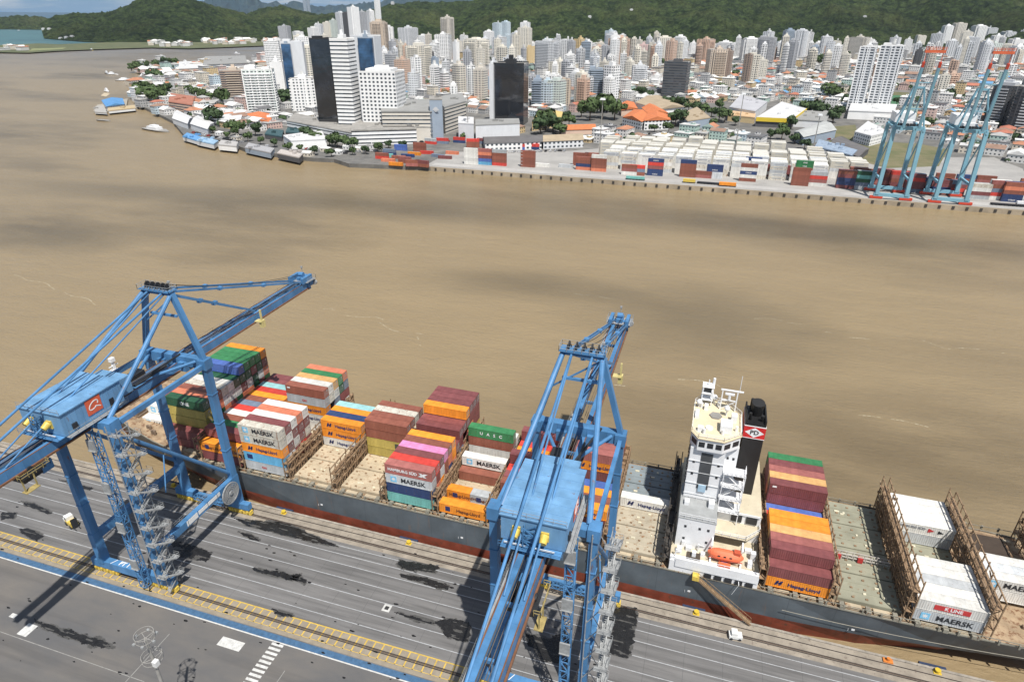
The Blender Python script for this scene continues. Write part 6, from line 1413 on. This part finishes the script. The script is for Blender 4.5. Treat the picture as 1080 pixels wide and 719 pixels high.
for i, (x, yb, yt, l) in enumerate(((631,181,106,'tall grey light mast behind brick stacks, far yard'),(775,160,100,'thin light mast before the market hall'),(857,160,122,'light mast beside the site offices'),(494,150,100,'slim mast beside the grey warehouse'),(700,60,30,'hilltop mast'))[:4]):
    p = at(x, yb); h = height(x, yt, p); r = empty('light_mast', (p.x, p.y, .43), 0, l, 'light mast', 'light masts of the far yard'); b = MB(); b.tube((0,0,0),(0,0,h),.55,8,0,.3); b.build('pole', MS, r); b = MB(); b.box(-2,2,-2,2,h,h+.4); b.box(-1.6,1.6,-1.6,1.6,h+.4,h+1.2); b.build('lamp', WHS, r)
# ------------------------------------------------------------------ left waterfront
def pier(quad, h, roof, label, wallm='light grey', base=True, ridge_=None, nm='floating_pier', cat='pier'):
    r = block(nm, quad, h, wallm, None, label, cat, z0=-1.0 if base else .4, roofmat=roof, ridge_=ridge_)
    if base:
        b = MB(); P = [at(*p, -3) for p in quad]; c = Vector(r.location); Q = [((p.x-c.x)*1.12, (p.y-c.y)*1.25) for p in P]
        a = sum(Q[i][0]*Q[(i+1)%len(Q)][1]-Q[(i+1)%len(Q)][0]*Q[i][1] for i in range(len(Q)))
        b.prism(Q if a > 0 else Q[::-1], -2.6, .0); b.build('deck', mat('pier_deck', (.33,.30,.25), .9, .2, .2), r)
PW = WR
pier([(113,116),(132,113.5),(130,107),(108,109)], 5, BLR, 'blue-roofed restaurant pier with zigzag gables standing in the river', ridge_=2.5)
pier([(100,119),(113,120),(110,112),(101,113)], 1.2, mat('grey_deck',(.36,.35,.33),.8), 'low grey landing stage at the outer end of the blue-roofed pier')
pier([(115,119),(143,116),(142,113),(114,116)], 2.5, mat('tan_deck',(.45,.36,.22),.8), 'tan deck pier along the front of the blue-roofed restaurant')
pier([(183,131),(199,137),(204,130),(188,122)], 6, WR, 'left white boathouse roof on the waterfront', base=False, ridge_=2, nm='boathouse', cat='boathouse')
pier([(202,137),(220,143),(227,136),(210,128)], 6, WR, 'right white boathouse roof on the waterfront', base=False, ridge_=2, nm='boathouse', cat='boathouse')
pier([(193,147),(210,152),(214,148),(198,143)], 3, mat('blue_canopy',(.12,.3,.55),.6), 'blue and white floating stage, left of the river landings')
pier([(208,152),(226,156),(231,152),(214,148)], 3.5, mat('pale_blue_canopy',(.3,.45,.6),.6,.3,.3), 'pale blue floating stage, second of the river landings')
pier([(231,157),(250,159),(252,154),(234,152)], 4, mat('grey_canopy',(.4,.39,.38),.8), 'white-walled floating landing with grey roof on the river', 'white')
pier([(259,160),(286,166),(290,161),(263,155)], 4, mat('grey_canopy2',(.34,.34,.35),.8), 'floating landing with blue end and dark open side', 'blue grey')
pier([(293,166),(316,171),(320,167),(297,162)], 4, mat('pinkish_canopy',(.45,.41,.38),.8), 'floating landing with pale roof, right of the blue-ended one', 'dark')
block('orange_building', [(180,118),(205,122),(207,112),(182,108)], 11, 'salmon', 'band', 'orange and red four-storey building near the river bend', roofmat=mat('red_brown_roof',(.36,.15,.1),.8,.2,.2))
block('marina_hall', [(190,79),(215,78),(215,70),(190,71)], 10, 'beige', None, 'beige marina hall at the river mouth', roofmat=WR)
block('marina_hall', [(216,78),(262,76),(260,67),(218,68)], 16, 'white', 'bigband', 'large white marina hall with blue glazed front', roofmat=GRR)
block('harbour_shed', [(300,152),(308,158),(345,156),(340,146)], 7, 'white', None, 'white L-shaped customs building on the waterfront plaza', roofmat=WR)
block('orange_shop', [(266,134),(288,136),(286,126),(262,126)], 6, 'pink', None, 'orange-roofed shop below the pale green tower', roofmat=ORR, ridge_=2.5)
block('green_pavilion', [(280,147),(298,150),(300,143),(284,141)], 4, 'dark', None, 'dark green pavilion roof on the waterfront plaza', roofmat=mat('dark_green_roof',(.04,.09,.10),.6))
block('green_pavilion', [(302,145),(316,146),(318,140),(305,138)], 4, 'dark', None, 'smaller dark green pavilion right of the first one', roofmat=mat('dark_green_roof2',(.04,.09,.10),.6))
block('grey_hall', [(215,132),(255,136),(258,124),(224,120)], 7, 'light grey', 'bigband', 'low white terraced hall left of the orange-roofed shop', roofmat=WR)
block('chapel', [(949,33),(955,33),(955,31),(949,31)], 18, 'white', None, 'white chapel on the forested slope at right', roofmat=WR)
# parked cars and kiosks along the waterfront plaza
cbm = MB(); cbm.box(-2.1,2.1,-.9,.9,.35,.95); cbm.box(-1.2,1.3,-.8,.8,.95,1.5,1); cbm.box(-1.1,1.2,-.7,.7,1.5,1.55)
for sx in (-1.35,1.35): cbm.tube((sx,-.92,.35),(sx,.92,.35),.34,8,1)
CARS = [cbm.mesh('parked_car', [mat('car_paint_'+n, c_, .3, .05, 1), DK]) for n, c_ in (('white',(.75,.75,.75)),('silver',(.45,.46,.48)),('black',(.03,.03,.035)),('red',(.45,.04,.03)))]
CNm = ['white','silver','black','red']; rcar = random.Random(77)
for k, (x0, y0, x1, y1, n) in enumerate([(322,158,366,163,22),(345,162,400,160,18),(205,141,258,152,18),(505,162,600,160,20),(640,143,770,141,26),(875,148,900,156,16),(400,152,500,149,14)]):
    for i in range(n):
        t = (i+rcar.uniform(-.3,.3))/n; p = at(x0+(x1-x0)*t, y0+(y1-y0)*t); c_ = rcar.choices(range(4),[5,4,3,1])[0]
        o = link_mesh('parked_car', CARS[c_], None, (p.x, p.y, .5), R(rcar.choice([0,90,84,6]))); tag(o, '%s car, %s from left of the row %s' % (CNm[c_], ORD[i] if i < 20 else 'near the end', ['on the white shed plaza','along the quay corner promenade','beside the white boathouses','behind the long white warehouse','on the avenue behind the reefers','on the dark lot by the grass field','before the banded podium'][k]), 'car', 'parked cars of the far shore')
for k, (x, y, wk, lk) in enumerate([(356,163,9,'white tent roof'),(380,160,8,'small cream kiosk'),(392,157,7,'grey kiosk'),(344,160,8,'low white pavilion'),(366,158,6,'tan kiosk'),(250,148,8,'pale kiosk'),(232,143,7,'white kiosk'),(325,165,9,'white pontoon hut')]):
    p = at(x, y); b = MB(); house_geo(b, 0, 0, wk, wk*.8, 3, 0, k % 3); o = b.build('kiosk', [hwm[k % 2], hrm[[3,6,2][k % 3]]], None, (p.x, p.y, .45)); tag(o, '%s on the river promenade, %s' % (lk, where(p.x, p.y)), 'kiosk')
for k, (x, y) in enumerate([(318,160),(332,164),(350,166),(372,164),(386,163),(399,161),(410,157),(425,157),(262,150),(275,153),(290,156),(305,160),(240,146),(225,141)]): p = at(x, y); tree(p.x, p.y, .8+.1*(k % 3), '%s small promenade tree along the left waterfront' % ORD[k])
# small structures on the far bank and hills
from mathutils.bvhtree import BVHTree
_bv = []
for o in C.objects:
    if o.name.split('.')[0] in ('town_ridge','bay_hill','headland_hill'): _bv.append(BVHTree.FromPolygons([v.co for v in o.data.vertices], [tuple(p.vertices) for p in o.data.polygons]))
def on_hill(x, y):
    best = None
    for t in _bv:
        h = t.ray_cast(Vector((0,0,CAMZ)), ray(x, y).normalized())
        if h[0] is not None and (best is None or h[3] < best[1]): best = (h[0], h[3])
    return best[0] if best else None
for k in range(80):
    if k < 16: x, y = rs.uniform(156,200), rs.uniform(46.0,49.5)
    elif k < 32: x, y = rs.uniform(215,262), rs.uniform(44,48)
    elif k < 40: x, y = rs.uniform(0,30), rs.uniform(50.5,54)
    else: x, y = rs.uniform(215,300), rs.uniform(43,47)
    p = at(x, y); b = MB(); house_geo(b, 0, 0, rs.uniform(14,28), rs.uniform(12,20), rs.uniform(6,12), rs.uniform(0,3), rs.choice([0,1,2])); o = b.build('villa', [hwm[rs.choice([0,1,0])], hrm[rs.choice([0,3,6,3])]], None, (p.x,p.y,.4)); tag(o, 'pale shore villa under the bay hill, %s' % where(p.x,p.y), 'house', 'villas across the river mouth')
for k, (x, y, D) in enumerate([(20,33,5350),(10,33.5,5350),(46,31,4950),(52,31,4800),(64,41,3150),(70,40,3120),(76,39,3100),(622,18,3150),(666,11,3350),(912,18,3400),(414,3,4200)]):
    p = on_hill(x, y) or polar(x, y, D); D = math.hypot(p.x, p.y); b = MB(); w = D*.0042; b.box(-w/2,w/2,-5,5,-10,4); b.box(-w/3,w/3,-3,3,4,6); tag(b.build('hillside_house', WR, None, (p.x,p.y,p.z)), ['white beach pavilion on the far headland shore','second beach pavilion left on the headland shore','pink-white house row on headland shore','white hotel beside the headland row','white resort left part below bay hill','white resort middle part below bay hill','white resort right part below bay hill','lone white house on town ridge slope','white lookout building high on ridge','white house on right ridge slope','tiny white house on the left ridge crest'][k], 'house')
def boat(x, y, L, label, c=WHS, cab=True):
    p = at(x, y, -3); r = empty('boat', (p.x, p.y, -3), R(rs.uniform(-30,30)), label, 'boat', 'boats on the far river'); w = L*.28; b = MB()
    S_ = [(-L/2,w*.42),(-L*.2,w*.5),(L*.2,w*.45),(L*.5,.1)]
    for (xa,wa),(xb,wb) in zip(S_, S_[1:]): b.quad([(xa,-wa,1.6),(xa,-wa*.7,-.3),(xb,-wb*.7,-.3),(xb,-wb,1.6)]); b.quad([(xb,wb,1.6),(xb,wb*.7,-.3),(xa,wa*.7,-.3),(xa,wa,1.6)]); b.quad([(xa,-wa,1.5),(xb,-wb,1.5),(xb,wb,1.5),(xa,wa,1.5)])
    b.quad([(-L/2,-w*.42,1.6),(-L/2,w*.42,1.6),(-L/2,w*.3,-.3),(-L/2,-w*.3,-.3)]); b.build('hull', c, r)
    if cab: b = MB(); b.box(-L*.3,L*.1,-w*.3,w*.3,1.5,4.2); b.box(-L*.2,L*.02,-w*.22,w*.22,4.2,5.8); b.build('cabin', WHS, r); b = MB(); b.tube((0,0,5.5),(0,0,9),.15,5); b.build('mast', GAL, r)
boat(119,79,24,'white tug moored in mid-river at upper left'); boat(113,78,16,'small dark-hulled launch left of the white tug', HG); boat(133,85.5,38,'long flat white ferry off the river point',WR); boat(152,81,20,'white cruiser moored at the river point'); boat(110,128,20,'low grey barge alone below the blue-roofed pier',MS,False); boat(113,97,18,'white speedboat by a tan sandbank float'); boat(166,138,46,'long grey barge moored left of boathouses',MS)
boat(196,66,22,'white sailboat at the marina mouth'); boat(250,57,18,'small white boat crossing the estuary inlet'); boat(97,53.5,20,'small yellow marker boat on the far river',YEL)
sheet('sandbank', [at(*p,-2.9) for p in ((106,101),(112,102),(116,99),(110,98))], -2.9, mat('sand', (.45,.38,.27), .9, .1, .2))
# a few fair-weather clouds drifting above the river, their soft shade falls on the water
clm, N, L_, B = nodes('cloud_vapour'); out = [n for n in N if n.type == 'OUTPUT_MATERIAL'][0]; N.remove(B)
tc = N.new('ShaderNodeTexCoord').outputs['Object']; ln = N.new('ShaderNodeVectorMath'); ln.operation = 'LENGTH'; L_.new(scaled(N, L_, tc, (1,1,0)), ln.inputs[0])
f = noi(N, L_, tc, 2.2, 5, .6); a_ = math_(N, L_, 'SUBTRACT', math_(N, L_, 'MULTIPLY_ADD', f, 1.1, .55), ln.outputs['Value'])
tr = N.new('ShaderNodeBsdfTransparent'); df = N.new('ShaderNodeBsdfDiffuse'); df.inputs[0].default_value = (.9,.9,.9,1); mx = N.new('ShaderNodeMixShader')
L_.new(ramp(N, L_, a_, .0, .9, cb=(.24,.24,.24)), mx.inputs[0]); L_.new(tr.outputs[0], mx.inputs[1]); L_.new(df.outputs[0], mx.inputs[2]); L_.new(mx.outputs[0], out.inputs[0])
for k, (px_, py_, rx_, ry_) in enumerate(((640,222,190,46),(420,216,150,36),(740,335,60,46),(215,208,230,34),(930,250,130,30),(60,250,60,30),(560,300,60,22),(990,20,900,420),(120,25,500,300))):
    p = at(px_, py_, -3) if py_ > 100 else polar(px_, py_, 3500); b = MB(); n = 24; c0 = (0,0,.06); c1 = (0,0,-.04)
    rim = [(math.cos(i/n*6.283)*1.2, math.sin(i/n*6.283)*1.2, 0) for i in range(n)]
    for i in range(n): j = (i+1) % n; b.quad([rim[i], rim[j], c0]); b.quad([rim[j], rim[i], c1])
    o = b.build('cloud', clm, None, (p.x+SX*953, p.y+SY*953, 950)); o.scale = (rx_, ry_, 160); o.rotation_euler.z = R(rs.uniform(-8,8)); tag(o, kind='structure')
# haze: one closed box of faint air
hz, N, L_, B = nodes('haze_air'); N.remove(B); pv = N.new('ShaderNodeVolumePrincipled'); pv.inputs['Color'].default_value = (.82,.90,1,1); pv.inputs['Density'].default_value = .000018; pv.inputs['Anisotropy'].default_value = .2
L_.new(pv.outputs[0], [n for n in N if n.type == 'OUTPUT_MATERIAL'][0].inputs['Volume'])
b = MB(); b.box(-15000, 15000, -900, 14500, -14, 700); tag(b.build('haze', hz), 'faint blue haze in the air over river and city', 'haze', kind='stuff')
# LEFTOVER containers beyond the 300 that show largest
if LEFT:
    keys = sorted(CM); b = MB()
    for x, y, z, c, size, rz in LEFT:
        L = 12.19 if size == 40 else 6.06; m = keys.index(c)
        b.box(x, x+L, y, y+2.44, z, z+2.6, m, rz, (x, y)); 
        if not rz: b.box(x+.08, x+L-.08, y-.02, y, z+.14, z+2.46, m)
    tag(b.build('other_containers', [CM[k] for k in keys]), 'remaining stacked shipping containers of many colours, on ship and far yard', 'containers', kind='stuff')
print('containers', NCONT[0], 'towers', TW_N[0], 'trees', TREEN[0])
